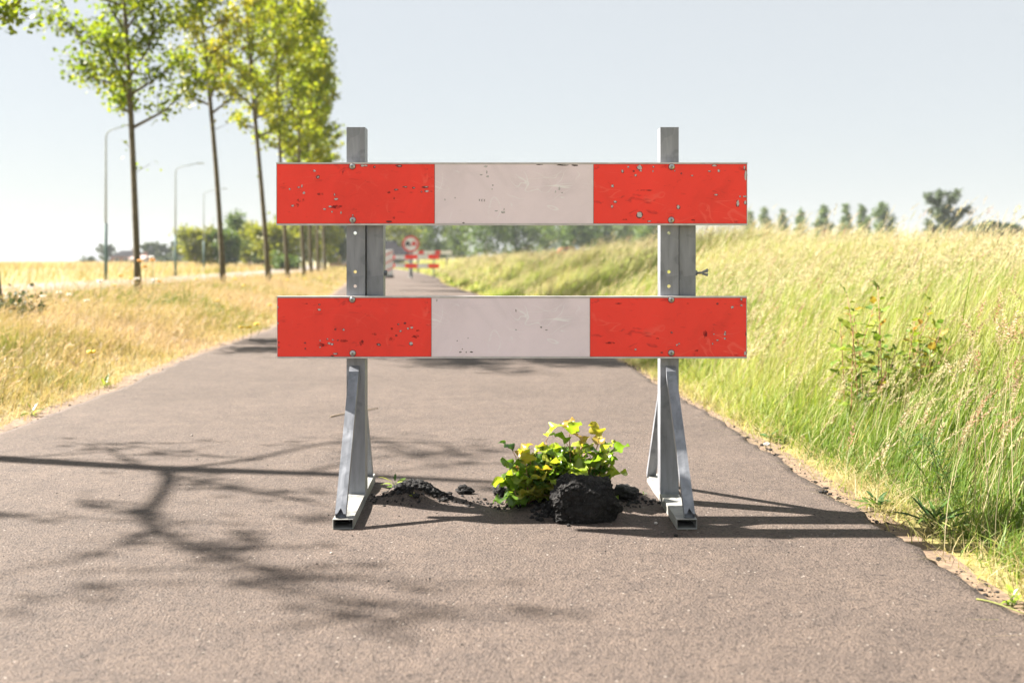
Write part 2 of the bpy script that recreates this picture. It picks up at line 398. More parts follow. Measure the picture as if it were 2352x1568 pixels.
# sandy strip along both path edges, and the pale road beyond the trees
def strip(name, f0, f1, yv, lift, mat, label, cat, nu=8):
    u = np.linspace(0, 1, nu); V = np.zeros((len(yv), nu, 3))
    for i, y in enumerate(yv):
        a, b_ = f0(y), f1(y); x = a+(b_-a)*u
        V[i] = np.stack([x, np.full_like(x, y), H(x, np.full_like(x, y))+lift], -1)
    o = link(name, np_mesh(name, V, grid_faces(len(yv), nu), smooth=True), mat)
    return tag(o, label, cat, kind='structure')
yv = axis([(-4, 1.6, 0.3), (1.6, 9, 0.06), (9, 40, 0.4)])
strip("sand_strip", lambda y: float(re_(y))-0.04, lambda y: float(re_(y))+0.10+0.07*mnoise.noise(Vector((y*2.2, 3, 0)))+0.05*mnoise.noise(Vector((y*9, 5, 0))), yv, 0.006, M['sand'], "bare sandy soil strip along the right path edge", "soil")
strip("sand_strip", lambda y: float(le_(y))-0.12+0.06*mnoise.noise(Vector((y*3, 8, 0))), lambda y: float(le_(y))+0.04, yv, 0.006, M['sand'], "bare sandy soil strip along the left path edge", "soil")
yr = axis([(-30, 80, 1.0), (80, 380, 6)])
strip("road", lambda y: float(rd_(y))-2.8, lambda y: float(rd_(y))+2.8, yr, 0.02, M['road'], "pale road running behind the row of trees", "road", 6)

# ------------------------------------------------------------------ grass
def fx(d, mg=1.2): return 0.515*np.maximum(d, 0)+mg

def join(parts):
    off = 0; Vs, Fs, Rs = [], [], []
    for V, F, R in parts: Vs.append(V); Fs.append(F+off); Rs.append(R); off += len(V)
    return np.concatenate(Vs), np.concatenate(Fs), np.concatenate(Rs)
def sample(side, bands):
    """points over the verge / bank inside (a bit more than) the view: returns x, y, band width"""
    X, Y, W = [], [], []
    for d0, d1, dens, w in bands:
        n_ = 0
        ts = np.linspace(d0, d1, 40)
        if side > 0: L = re_(ts)+0.03; R = fx(ts)
        else: L = np.maximum(-fx(ts), rd_(ts)+2.9); R = le_(ts)-0.03
        area = np.trapezoid(np.maximum(R-L, 0), ts) if hasattr(np, 'trapezoid') else np.trapz(np.maximum(R-L, 0), ts)
        m_ = int(area*dens); wmax = np.max(np.maximum(R-L, 0))
        y = rng.uniform(d0, d1, m_*4+50); x = rng.uniform(0, wmax, len(y))
        if side > 0: l_ = re_(y)+0.03; r_ = fx(y)
        else: l_ = np.maximum(-fx(y), rd_(y)+2.9); r_ = le_(y)-0.03
        k = x < (r_-l_); x = (x+l_)[k][:m_]; y = y[k][:m_]
        X.append(x); Y.append(y); W.append(np.full(len(x), w))
    return np.concatenate(X), np.concatenate(Y), np.concatenate(W)

def pnoise(x, y, s, seed):
    r = np.random.default_rng(seed); out = np.zeros_like(x)
    for k in range(6):
        a = r.uniform(0, 2*np.pi); f = s*r.uniform(0.6, 1.8); ph = r.uniform(0, 6.28)
        out += np.sin((x*np.cos(a)+y*np.sin(a))*f+ph)
    return out/2.45          # ~N(0,0.7)

def blades(x, y, h, w, bend, bdir, rbase, rtip, segs=3, z0=None):
    n_ = len(x); z = H(x, y) if z0 is None else z0
    t = np.linspace(0, 1, segs+1)
    yaw = rng.uniform(0, 2*np.pi, n_)
    sx_, sy_ = np.cos(yaw)*w/2, np.sin(yaw)*w/2
    V = np.zeros((n_, segs+1, 2, 3))
    wt = np.maximum(0.12, 1-t**2.2)*np.minimum(1, 0.7+t)
    for k, tk in enumerate(t):
        cx = x+np.cos(bdir)*bend*h*tk**1.9; cy = y+np.sin(bdir)*bend*h*tk**1.9
        cz = z-0.01+h*(tk-0.32*np.minimum(bend, 1.6)**2*0.5*tk**2.4)
        for s, sg in ((0, -1), (1, 1)):
            V[:, k, s, 0] = cx+sg*sx_*wt[k]; V[:, k, s, 1] = cy+sg*sy_*wt[k]; V[:, k, s, 2] = cz
    base = np.arange(n_)[:, None]*(segs+1)*2+np.arange(segs)[None, :]*2
    F = np.stack([base, base+1, base+3, base+2], -1).reshape(-1, 4)
    R = (rbase[:, None]*(1-t)+rtip[:, None]*t)[:, :, None]*np.ones((1, 1, 2))
    tipx = V[:, -1].mean(1); tdir = V[:, -1].mean(1)-V[:, -2].mean(1)
    return V.reshape(-1, 3), F, R.ravel(), tipx, tdir

# right bank, green to straw
x, y, w = sample(+1, [(1.2, 3.2, 7000, 0.0032), (3.2, 6, 5000, 0.0034), (6, 12, 2400, 0.0045), (12, 25, 600, 0.008), (25, 60, 90, 0.022), (60, 115, 16, 0.05)])
o = x-re_(y); pn = pnoise(x, y, 2.2, 3)
keep = rng.uniform(0, 1, len(x)) < np.clip((o-0.02+0.06*pn)/0.13, 0.04, 1); x, y, w, o, pn = x[keep], y[keep], w[keep], o[keep], pn[keep]
h = (0.09+0.44*smooth01((o-0.0)/1.2))*rng.uniform(0.5, 1.12, len(x))*(1+0.15*pn)
dry = np.clip(0.28+0.20*pn+0.55*np.exp(-(o/0.13)**2)+0.14*rng.normal(0, 1, len(x))+0.05*smooth01((y-5)/15), 0, 1)
dry = np.where(rng.uniform(0, 1, len(x)) < 0.12, rng.uniform(0.6, 1, len(x)), dry)
loose = np.exp(-(o/0.35)**2); bd = rng.normal(0.1, 0.6+1.4*loose, len(x)); bn = np.abs(rng.normal(0.30, 0.20, len(x)))*(1+1.3*loose)+0.04
w = w*np.where(rng.uniform(0, 1, len(x)) < 0.14, 2.1, 1.0); h = h*np.where(rng.uniform(0, 1, len(x)) < 0.10, 1.25, 1.0)
V, F, R, _, _ = blades(x, y, h, w*rng.uniform(0.7, 1.5, len(x)), bn, bd, np.clip(dry-0.12, 0, 1), np.clip(dry+0.12, 0, 1), 4)
parts = [(V, F, R)]
x, y, w = sample(+1, [(1.4, 4, 5200, 0.0028), (4, 9, 2600, 0.004)]); o = x-re_(y); k = o < 0.34+0.08*np.sin(y*5); x, y, w, o = x[k], y[k], w[k], o[k]
k = (o > 0.05) & (rng.uniform(0, 1, len(x)) < 0.45+0.55*(pnoise(x, y, 6, 5) > -0.3)); x, y, w = x[k], y[k], w[k]
dr = np.clip(rng.normal(0.88, 0.2, len(x)), 0.1, 1)
V, F, R, _, _ = blades(x, y, rng.uniform(0.03, 0.11, len(x)), w, np.abs(rng.normal(1.2, 0.7, len(x)))+0.2, rng.uniform(0, 6.28, len(x)), dr, dr, 3)
parts.append((V, F, R)); V, F, R = join(parts)
gr = link("bank_grass", np_mesh("bank_grass", V, F, R), M['bank'])
tag(gr, "tall green and straw coloured grass covering the bank right of the path", "grass", kind='stuff')

# seed stalks over the bank
def seedgrass(x, y, h, w, bend, bdir, hl, hw, nsp, rn):
    V, F, R, tip, td = blades(x, y, h, w, bend, bdir, rn*0.6, rn, 4)
    n_ = len(x); td = td/np.linalg.norm(td, axis=1)[:, None]
    droop = td+np.stack([0.5*np.cos(bdir), 0.5*np.sin(bdir), -0.25*np.ones(n_)], -1)*rng.uniform(0.1, 0.9, n_)[:, None]
    droop /= np.linalg.norm(droop, axis=1)[:, None]
    # spikelets: small kites along the head axis
    t = (np.arange(nsp)+0.5)/nsp
    ax = td[:, None, :]*(1-t)[None, :, None]+droop[:, None, :]*t[None, :, None]
    P = tip[:, None, :]+ax*(t[None, :, None]*hl[:, None, None])-td[:, None, :]*(0.15*hl)[:, None, None]
    rd = rng.normal(0, 1, (n_, nsp, 3)); rd -= (rd*ax).sum(-1, keepdims=True)*ax; rd /= np.linalg.norm(rd, axis=-1, keepdims=True)
    prof = (np.sin(np.pi*np.clip(t*0.9+0.1, 0, 1))**0.7)[None, :, None]*hw[:, None, None]
    L = (hl/nsp*2.6)[:, None, None]
    side = np.cross(ax, rd)
    a = P; b_ = P+rd*prof*0.7+ax*L*0.45+side*prof*0.35; c_ = P+rd*prof*1.0+ax*L; d_ = P+rd*prof*0.7+ax*L*0.45-side*prof*0.35
    V2 = np.stack([a, b_, c_, d_], 2).reshape(-1, 3)
    F2 = np.arange(len(V2)).reshape(-1, 4)+len(V)
    R2 = np.repeat(np.clip(rn+rng.normal(0, .06, n_), 0, 1), nsp*4)
    return np.concatenate([V, V2]), np.concatenate([F, F2]), np.concatenate([R, R2])
parts = []
for bands, nsp, hwf in (([(1.6, 3.4, 210, 0.0024), (3.4, 6, 190, 0.0022)], 34, 0.009), ([(6, 12, 300, 0.0026), (12, 25, 110, 0.004)], 14, 0.011), ([(25, 60, 30, 0.008), (60, 115, 4, 0.02)], 8, 0.022)):
    x, y, w = sample(+1, bands); o = x-re_(y); k = (o > 0.30) | (rng.uniform(0, 1, len(x)) < 0.06); x, y, w, o = x[k], y[k], w[k], o[k]
    h = (0.22+0.36*smooth01((o-0.1)/1.4))*rng.uniform(0.70, 1.15, len(x))*np.where(rng.uniform(0, 1, len(x)) < 0.07, rng.uniform(1.15, 1.5, len(x)), 1)
    rn = np.clip(0.50+0.2*rng.normal(0, 1, len(x)), 0.05, 1)
    nearb = y < 3.6; rn = np.where(nearb, np.clip(rn+0.25, 0, 1), rn)
    V, F, R = seedgrass(x, y, h, w, np.abs(rng.normal(0.30, 0.14, len(x)))+0.05, rng.normal(0.1, 0.4, len(x)), rng.uniform(0.06, 0.14, len(x))*(1+np.minimum(y, 40)/60), np.full(len(x), hwf)*rng.uniform(0.5, 1.3, len(x)), nsp, rn)
    parts.append((V, F, R))
n_ = 46; y = rng.uniform(2.45, 4.3, n_); x = y*rng.uniform(0.43, 0.56, n_)+0.05; k = x > re_(y)+0.12; x, y = x[k], y[k]
parts.append(seedgrass(x, y, rng.uniform(0.40, 0.62, len(x)), np.full(len(x), 0.0026), np.abs(rng.normal(0.12, 0.1, len(x))), rng.normal(0.2, 1.0, len(x)), rng.uniform(0.07, 0.12, len(x)), np.full(len(x), 0.0125), 46, np.clip(rng.normal(0.88, 0.1, len(x)), 0.6, 1)))
V, F, R = join(parts)
sg = link("seed_grass", np_mesh("seed_grass", V, F, R), M['seed'])
tag(sg, "straw coloured seed heads nodding above the bank grass", "grass", kind='stuff')

# left verge, dry golden
x, y, w = sample(-1, [(3.5, 7, 2600, 0.004), (7, 13, 1700, 0.0055), (13, 26, 520, 0.010), (26, 60, 120, 0.022), (60, 115, 14, 0.05)])
q = le_(y)-x; pn = pnoise(x, y, 1.3, 11); pn2 = pnoise(x, y, 4, 12)
keep = rng.uniform(0, 1, len(x)) < np.clip((q-0.02)/0.12, 0.05, 1); x, y, w, q, pn, pn2 = x[keep], y[keep], w[keep], q[keep], pn[keep], pn2[keep]
h = (0.05+0.22*smooth01(q/1.5)-0.13*smooth01((q-3.2)/3))*rng.uniform(0.45, 1.25, len(x))*(1+0.2*pn2)
dry = np.clip(0.50-0.24*pn-0.14*pn2+0.15*np.exp(-(q/0.3)**2)+0.14*rng.normal(0, 1, len(x)), 0, 1)
V, F, R, _, _ = blades(x, y, h, w*rng.uniform(0.7, 1.5, len(x)), np.abs(rng.normal(0.55, 0.4, len(x))), rng.normal(0.2, 1.6, len(x)), np.clip(dry-0.06, 0, 1), np.clip(dry+0.08, 0, 1), 3)
parts = [(V, F, R)]
x, y, w = sample(-1, [(4, 13, 60, 0.0022), (13, 26, 40, 0.004), (26, 60, 10, 0.01)]); q = le_(y)-x; k = q > 0.25; x, y, w, q = x[k], y[k], w[k], q[k]
h = (0.12+0.24*smooth01(q/2)-0.14*smooth01((q-3.2)/3))*rng.uniform(0.7, 1.25, len(x))
parts.append(seedgrass(x, y, h, w, np.abs(rng.normal(0.4, 0.3, len(x))), rng.normal(0.2, 1.2, len(x)), rng.uniform(0.06, 0.12, len(x)), np.full(len(x), 0.012), 8, np.clip(0.75+0.15*rng.normal(0, 1, len(x)), 0, 1)))
V, F, R = join(parts)
vg = link("verge_grass", np_mesh("verge_grass", V, F, R), M['straw'])
tag(vg, "dry golden grass on the verge left of the path", "grass", kind='stuff')

# field beyond the road
n_ = 26000
y = rng.uniform(14, 160, n_); x = rd_(y)-3.2-rng.uniform(0, 1, n_)**1.4*70
k = (x > -fx(y, 6)); x, y = x[k], y[k]
pn = pnoise(x, y, 0.25, 21)
h = rng.uniform(0.25, 0.6, len(x)); w = 0.012+y*0.0006
V, F, R, _, _ = blades(x, y, h, w, np.abs(rng.normal(0.5, 0.3, len(x))), rng.normal(0.1, 1, len(x)), np.clip(0.5-0.22*pn+0.12*rng.normal(0, 1, len(x)), 0, 1), np.clip(0.6-0.22*pn+0.1*rng.normal(0, 1, len(x)), 0, 1), 2)
fg = link("field_grass", np_mesh("field_grass", V, F, R), M['straw'])
tag(fg, "dry pale grass of the field beyond the road", "grass", kind='stuff')

# ------------------------------------------------------------------ rocks and crumbs
def rock_bm(bm, c, s, seed, sub=3, rough=0.35, mat=0, flat=0.0):
    r = bmesh.ops.create_icosphere(bm, subdivisions=sub, radius=1.0)
    off = Vector((seed*3.7, seed*1.3, seed*5.1))
    for v in r['verts']:
        d = v.co.normalized()
        f = 1 + rough*mnoise.fractal(d*1.6+off, 0.9, 2.1, 5) + (0.10*rough/0.35)*mnoise.noise(d*9+off)
        q = d*f
        if flat: q.z = max(q.z, -flat)
        v.co = Vector((q.x*s[0]+c[0], q.y*s[1]+c[1], q.z*s[2]+c[2]))
    for f in {f for v in r['verts'] for f in v.link_faces}: f.material_index = mat; f.smooth = sub >= 4

def rock(name, px, py, wpx, hpx, depth, seed, label, sub=4, rough=0.35, mat='chunk', cat='asphalt lump', group=None):
    X, d = gp(px, py); s = d/FPX
    bm = bmesh.new(); hw, hh = wpx*s/2, hpx*s/2
    rock_bm(bm, (0, 0, hh*0.86), (hw, depth, hh), seed, sub, rough, flat=0.85)
    o = link(name, bm_mesh(name, bm), M[mat], loc=(X, d+depth*0.8, 0.004+float(mound(X, d+depth*.8))*0.3))
    return tag(o, label, cat, group)

# big broken block of asphalt: blocky slab with a crumbling left end
X, d = gp(1342, 1203)
bm = bmesh.new()
r = bmesh.ops.create_cube(bm, size=2.0)
bmesh.ops.subdivide_edges(bm, edges=bm.edges[:], cuts=47, use_grid_fill=True)
for v in bm.verts:
    c0 = v.co.copy(); dd = c0.normalized()
    q = c0.lerp(dd*1.15, 0.62)
    f = 1+0.20*mnoise.fractal(c0*1.0+Vector((5, 2, 9)), 0.9, 2.0, 4)
    q = q*f + Vector(mnoise.noise_vector(c0*6))*0.08 + Vector(mnoise.noise_vector(c0*14))*0.06 + Vector(mnoise.noise_vector(c0*30))*0.045
    z = q.z; 
    if q.x < -0.6: z *= 0.93
    if q.x > 0.3: z = z*(1-0.12*(q.x-0.3)) if z > 0 else z
    v.co = Vector((q.x*0.088+0.008*(z < 0)*q.x, q.y*0.060+0.010*z, max(z, -0.92)*0.065+0.058))
blk = link("asphalt_block", bm_mesh("asphalt_block", bm, True), M['chunk'], loc=(X, d+0.045, 0.0))
blk.rotation_euler = (0.06, 0.03, 0.12)
tag(blk, "largest dark block of broken asphalt lying against the leafy saplings", "asphalt block")
rock("asphalt_lump", 1066, 1140, 36, 22, 0.02, 3, "lone small lump of asphalt midway between left mound and leafy saplings", 4, 0.5, group="lumps of broken asphalt")
rock("asphalt_lump", 1150, 1147, 34, 26, 0.022, 5, "small angular asphalt lump at the left foot of the leafy saplings", 4, 0.6, group="lumps of broken asphalt")
rock("asphalt_lump", 1174, 1157, 26, 26, 0.02, 8, "crumbly asphalt lump tucked under the leftmost sapling leaves", 4, 0.6, group="lumps of broken asphalt")
rock("asphalt_lump", 1440, 1160, 56, 34, 0.05, 9, "low asphalt lump beside the right end of the large block", 4, 0.4, group="lumps of broken asphalt")
rock("pebble", 1553, 1236, 9, 7, 0.005, 11, "tiny dark pebble in front of the right barricade foot", 3, 0.3, cat='pebble', group="loose pebbles on the path")
rock("pebble", 1306, 1212, 9, 6, 0.005, 12, "tiny pebble just in front of the large asphalt block", 3, 0.3, cat='pebble', group="loose pebbles on the path")
rock("pebble", 1507, 1207, 8, 6, 0.005, 13, "pale tiny pebble in the shadow right of the asphalt block", 3, 0.3, mat='stone', cat='pebble', group="loose pebbles on the path")
rock("pebble", 1763, 1027, 16, 9, 0.012, 14, "small pale stone at the right path edge beyond the barricade", 3, 0.3, mat='stone', cat='stone', group="loose pebbles on the path")
rock("pebble", 440, 1003, 5, 4, 0.004, 15, "tiny pale pebble on the path left of the barricade", 3, 0.3, mat='stone', cat='pebble', group="loose pebbles on the path")
rock("pebble", 760, 1275, 6, 4, 0.004, 16, "tiny pale pebble in front of the left barricade foot", 3, 0.3, mat='stone', cat='pebble', group="loose pebbles on the path")

bm = bmesh.new()
def crumbs(cx, cy, sx_, sy_, n_, s0, s1, onm=True):
    for k in range(n_):
        xx = random.gauss(cx, sx_); yy = random.gauss(cy, sy_); s = random.uniform(s0, s1)
        zz = 0.004+float(mound(xx, yy))
        rock_bm(bm, (xx, yy, zz+s*0.3), (s*random.uniform(.8, 1.3), s, s*random.uniform(.6, 1)), random.random()*50, 1, 0.5)
a = gp(950, 1150); crumbs(a[0]+0.025, a[1], 0.036, 0.018, 260, 0.004, 0.012)
crumbs(a[0]-0.02, a[1]-0.02, 0.06, 0.03, 260, 0.0015, 0.005)
a = gp(1270, 1190); crumbs(a[0], a[1]+0.02, 0.03, 0.03, 130, 0.004, 0.012)
a = gp(1200, 1165); crumbs(a[0], a[1], 0.07, 0.03, 70, 0.002, 0.008)
a = gp(1450, 1160); crumbs(a[0], a[1], 0.05, 0.03, 90, 0.002, 0.008)
a = gp(1110, 1160); crumbs(a[0], a[1], 0.08, 0.015, 60, 0.002, 0.005)
for k in range(900):
    yy = 1.7+6*random.random()**1.5; xx = float(re_(yy))+random.gauss(0.005, 0.022); s = random.uniform(0.0012, 0.0032) if random.random() < 0.85 else random.uniform(0.004, 0.008)
    if mnoise.noise(Vector((yy*3.1, 2.2, 0))) < random.uniform(-0.45, 0.25): continue
    if random.random() < 0.15: yy = random.uniform(3.5, 8); xx = float(le_(yy))+random.gauss(0, 0.025)
    rock_bm(bm, (xx, yy, (0.004 if le_(yy) < xx < re_(yy) else float(H(xx, yy))+0.006)+s*0.25), (s*1.2, s, s*0.8), random.random()*50, 1, 0.5)
for k in range(160):
    yy = random.uniform(1.7, 7); xx = random.uniform(-1.6, 1.0); s = random.uniform(0.0012, 0.0028)
    rock_bm(bm, (xx, yy, 0.005+float(mound(xx, yy))), (s, s, s*.7), random.random()*50, 1, 0.4)
cr = link("asphalt_crumbs", bm_mesh("asphalt_crumbs", bm), M['chunk'])
tag(cr, "crumbs of broken asphalt strewn round the holes and path edges", "rubble", kind='stuff')

# ------------------------------------------------------------------ leaves
def leaf_grid(L, W, fold, curl, wav, seed, nu=11, nv=5):
    """one leaf as a small grid, base at origin growing along +y, face up +z"""
    r = random.Random(seed); ph = r.uniform(0, 6.28); V = []
    for i in range(nu):
        t = i/(nu-1)
        wv = W*0.5*(math.sin(math.pi*min(1, t**0.72*0.97+0.03))**0.75+0.02)*(1-0.26*math.sin(t*9+ph)**2)
        for j in range(nv):
            s = (j/(nv-1)-0.5)*2
            xx = s*wv; zz = fold*abs(s)*wv + wav*abs(s)**1.5*math.sin(t*11+ph+s*2)*W*0.3
            yy = L*t - 0.06*L*(1-abs(s))*0
            zz += -curl*L*t*t
            V.append((xx, yy*(1-0.25*curl*t), zz))
    F = [(i*nv+j, i*nv+j+1, (i+1)*nv+j+1, (i+1)*nv+j) for i in range(nu-1) for j in range(nv-1)]
    return np.array(V), np.array(F)

def orient(V, pos, yaw, pitch, roll):
    Mx = Matrix.Rotation(yaw, 3, 'Z') @ Matrix.Rotation(pitch, 3, 'X') @ Matrix.Rotation(roll, 3, 'Y')
    return V @ np.array(Mx).T + np.array(pos)

def leafy_clump(name, loc, stems, label, cat, mat, leafL, seed, group=None, stemmat='stem', tips=True, wav=0.5, width=1.05, orange=0.5):
    """stems: list of (dx, dy, lean_x, lean_y, height, nleaf)"""
    r = random.Random(seed); root = empty(name, loc); tag(root, label, cat, group)
    sb = bmesh.new(); parts = []
    for (dx, dy, lx, ly, hh, nl) in stems:
        pts = [Vector((dx+lx*t*t, dy+ly*t*t, hh*t)) for t in (0, .25, .5, .75, 1)]
        tube(sb, pts, [0.0028, .0026, .0023, .0019, .0012], 6)
        ga = r.uniform(0, 6.28)
        for k in range(nl):
            t = 0.18+0.82*(k/(max(nl-1, 1))); ga += 2.4+r.uniform(-.3, .3)
            p = Vector((dx+lx*t*t, dy+ly*t*t, hh*t))
            sz = leafL*(1.0 if t < 0.8 else 0.75)*r.uniform(0.5, 1.22)
            pet = sz*0.35; el = math.radians(r.uniform(5, 60) if t < 0.85 else r.uniform(35, 75))
            dirv = Vector((math.cos(ga)*math.cos(el), math.sin(ga)*math.cos(el), math.sin(el)))
            q = p+dirv*pet; tube(sb, [p, q], [0.0012, 0.0009], 5)
            V, F = leaf_grid(sz, sz*width*r.uniform(.85, 1.1), r.uniform(0.1, 0.5), r.uniform(-0.05, 0.45), wav, r.random()*1000)
            V = orient(V, q, ga-math.pi/2, el-0.15, r.uniform(-0.7, 0.7))
            rv = r.uniform(0.0, 0.78)
            if tips and t > 0.8 and r.random() < orange: rv = r.uniform(0.78, 0.97)
            parts.append((V, F, np.clip(np.full(len(V), rv)+np.random.default_rng(k).normal(0, .02, len(V)), 0, 1)))
    link("stem", bm_mesh("stem", sb), M[stemmat], root)
    V, F, R = join(parts)
    link("foliage", np_mesh("foliage", V, F, R, smooth=True), M[mat], root)
    return root

X, d = gp(1225, 1170)
st = []
rr = random.Random(4)
for k in range(11):
    dx = rr.uniform(-0.04, 0.075); st.append((dx, rr.uniform(-0.03, 0.06), dx*0.4+rr.uniform(-.015, .02), rr.uniform(-.05, .02), rr.uniform(0.07, 0.135), rr.randint(8, 11)))
st += [(-0.035, 0.0, -0.02, 0.0, 0.16, 8), (0.0, 0.02, -0.01, 0, 0.155, 8), (-0.02, -0.01, -0.035, -0.04, 0.05, 5), (0.05, -0.02, 0.01, -0.05, 0.06, 5)]
leafy_clump("poplar_sapling", (X, d+0.03, 0.0), st, "dense low clump of bright green shoots left of the asphalt block", "sapling", 'lettuce', 0.068, 21, "saplings breaking through the path", orange=0.3)
X, d = gp(1335, 1195)
st = []
for k in range(9):
    dx = rr.uniform(-0.065, 0.065); st.append((dx, rr.uniform(0.0, 0.06), dx*0.3, rr.uniform(-.03, .03), rr.uniform(0.11, 0.17), rr.randint(8, 11)))
st += [(-0.015, 0.02, -0.005, 0, 0.235, 8), (0.03, 0.02, 0.045, 0, 0.20, 10), (0.0, 0.03, 0.02, 0, 0.19, 10), (0.05, 0.04, 0.06, 0, 0.17, 7), (-0.05, 0.03, -0.045, 0, 0.20, 7)]
leafy_clump("poplar_sapling", (X-0.005, d+0.17, 0.0), st, "taller leafy shoots with orange tips rising behind the asphalt block", "sapling", 'lettuce', 0.076, 22, "saplings breaking through the path", orange=0.35)
X, d = gp(908, 1132)
leafy_clump("seedling", (X, d, float(mound(X, d))+0.008), [(0, 0, 0, 0, 0.02, 9)], "tiny green seedling on top of the left asphalt mound", "seedling", 'lettuce', 0.046, 23, None, 'greenstem', False, 0.1, 0.36)
X, d = gp(952, 1160)
leafy_clump("seedling", (X, d, float(mound(X, d))-0.006), [(0, 0, 0, 0, 0.012, 5)], "tiny yellow leaf sprout low on the left asphalt mound's front", "seedling", 'lettuce', 0.014, 24, None, 'greenstem', True, 0.1, 0.6)
X, d = gp(1478, 1150)
leafy_clump("seedling", (X, d, 0.012), [(0, 0, 0, 0, 0.015, 6)], "little sprout beside the right barricade foot's rear end", "seedling", 'weed', 0.02, 25, None, 'greenstem', False, 0.1, 0.4)

def weed(px, py, label, L, n_, seed, mat='weed', width=0.35, stem=0.03, loc=None, cat="weed", group=None, name="weed"):
    X, d = gp(px, py)
    z = float(H(X, d)) if X > re_(d) or X < le_(d) else 0.004
    return leafy_clump(name, (X, d, z), [(random.uniform(-.02, .02)*k, random.uniform(-.02, .02)*k, 0, 0, stem*random.uniform(.7, 1.2), max(4, n_//(k+1))) for k in range(2)], label, cat, mat, L, seed, group, 'greenstem', False, 0.12, width)
weed(2010, 1150, "broad leaved green weed at the right path edge beside the barricade's shadow", 0.06, 14, 31, width=0.30, group="weeds along the path edge")
weed(2140, 1195, "dark green weed in the shadowed grass where the barricade shadow ends", 0.085, 20, 32, width=0.13, group="weeds along the path edge")
weed(1770, 1000, "small green weed at the right path edge beyond the barricade", 0.05, 9, 33, width=0.4, group="weeds along the path edge")
weed(2325, 1365, "small light green weed at the path edge in the lower right corner", 0.03, 10, 34, 'lettuce', 0.4, group="weeds along the path edge")
weed(72, 950, "bright green weed on the sandy left path edge at the photo's border", 0.05, 9, 35, 'lettuce', 0.3, group="weeds along the path edge")
weed(240, 885, "bright green weed tuft on the left path edge farther along", 0.055, 8, 36, 'lettuce', 0.3, group="weeds along the path edge")

# wiry dark green plant leaning over the right edge
def wiry(px, py, hh, n_, seed, label):
    r = random.Random(seed); X, d = gp(px, py); root = empty("wiry_plant", (X, d, float(H(X, d)))); tag(root, label, "plant")
    sb = bmesh.new(); parts = []
    for k in range(n_):
        az = r.uniform(2.2, 4.4); ln = r.uniform(0.2, 0.75); h_ = hh*r.uniform(.6, 1.1); b0 = Vector((r.uniform(-.06, .06), r.uniform(-.06, .06), 0))
        pts = [b0+Vector((math.cos(az)*ln*h_*t*t, math.sin(az)*ln*h_*t*t*0.5, h_*t*(1-0.2*t))) for t in np.linspace(0, 1, 7)]
        tube(sb, pts, [0.0022*(1-0.7*t) for t in np.linspace(0, 1, 7)], 5)
        for i in range(16):
            t = 0.15+0.85*i/16; kx = t*6; i0 = int(min(kx, 5)); p = pts[i0].lerp(pts[i0+1], kx-i0); ga = i*2.4+k
            V, F = leaf_grid(r.uniform(.03, .06), 0.005, 0.2, 0.3, 0.05, i, 4, 3)
            parts.append((orient(V, p, ga, 0.6, r.uniform(-.5, .5)), F, np.full(len(V), r.uniform(0.0, 0.6))))
    link("stem", bm_mesh("stem", sb), M['greenstem'], root)
    V, F, R = join(parts); link("foliage", np_mesh("foliage", V, F, R), M['weed'], root)
wiry(2165, 1165, 0.33, 9, 41, "wiry dark green plant leaning over the path edge at the end of the barricade's shadow")

# leafy shrub standing in the bank grass
X, d = at(2005, 800, 4.7)[:2]
X2 = X; r = random.Random(51)
z = float(H(X2, d))
leafy_clump("leafy_shrub", (X2, d, z), [(r.uniform(-.16, .24), r.uniform(-.22, .1), r.uniform(-.1, .1), -0.05, r.uniform(0.38, 0.60), r.randint(14, 18)) for _ in range(16)]+[(-0.03, -.2, -0.02, 0, 0.68, 18), (-0.12, -.15, -0.05, 0, 0.63, 17)], "broad leaved green shrub with reddish tips growing amid the tall bank grass", "shrub", 'shrubleaf', 0.060, 52, None, 'stem', True, 0.25, 0.75, orange=0.35)

# twig and straw
def twig(name, p0, p1, rad, label, cat, mat='twig'):
    a = Vector((*gp(*p0), 0.004+rad)); b_ = Vector((*gp(*p1), 0.004+rad))
    bm = bmesh.new(); pts = [a.lerp(b_, t)+Vector((0, math.sin(t*5)*0.006, 0.003*math.sin(t*3.1)))-a for t in np.linspace(0, 1, 8)]
    tube(bm, pts, [rad*(1-0.4*t) for t in np.linspace(0, 1, 8)], 6)
    o = link(name, bm_mesh(name, bm), M[mat], loc=a); return tag(o, label, cat)
twig("twig", (759, 960), (868, 940), 0.004, "thin dry twig lying on the path behind the left barricade leg", "twig")
twig("straw", (2243, 1381), (2352, 1414), 0.0022, "pale dry straw lying on the path in the lower right corner", "straw", 'seed')
twig("straw", (2118, 1183), (2215, 1232), 0.003, "dry pinkish grass stalk lying over the right path edge", "straw", 'seed')

# ------------------------------------------------------------------ the barricade
def hollow(bm, w_, d_, z0, z1, t=0.003, c=(0, 0)):
    """open square tube standing along z"""
    o_ = [(-w_/2, -d_/2), (w_/2, -d_/2), (w_/2, d_/2), (-w_/2, d_/2)]
    i_ = [(x*(1-2*t/w_), y*(1-2*t/d_)) for x, y in o_]
    vs_ = []
    for z in (z0, z1):
        vs_.append([[bm.verts.new((x+c[0], y+c[1], z)) for x, y in o_], [bm.verts.new((x+c[0], y+c[1], z)) for x, y in i_]])
    for k in range(4):
        k2 = (k+1) % 4
        bm.faces.new((vs_[0][0][k], vs_[0][0][k2], vs_[1][0][k2], vs_[1][0][k]))
        bm.faces.new((vs_[0][1][k2], vs_[0][1][k], vs_[1][1][k], vs_[1][1][k2]))
        bm.faces.new((vs_[0][0][k2], vs_[0][0][k], vs_[0][1][k], vs_[0][1][k2]))
        bm.faces.new((vs_[1][0][k], vs_[1][0][k2], vs_[1][1][k2], vs_[1][1][k]))

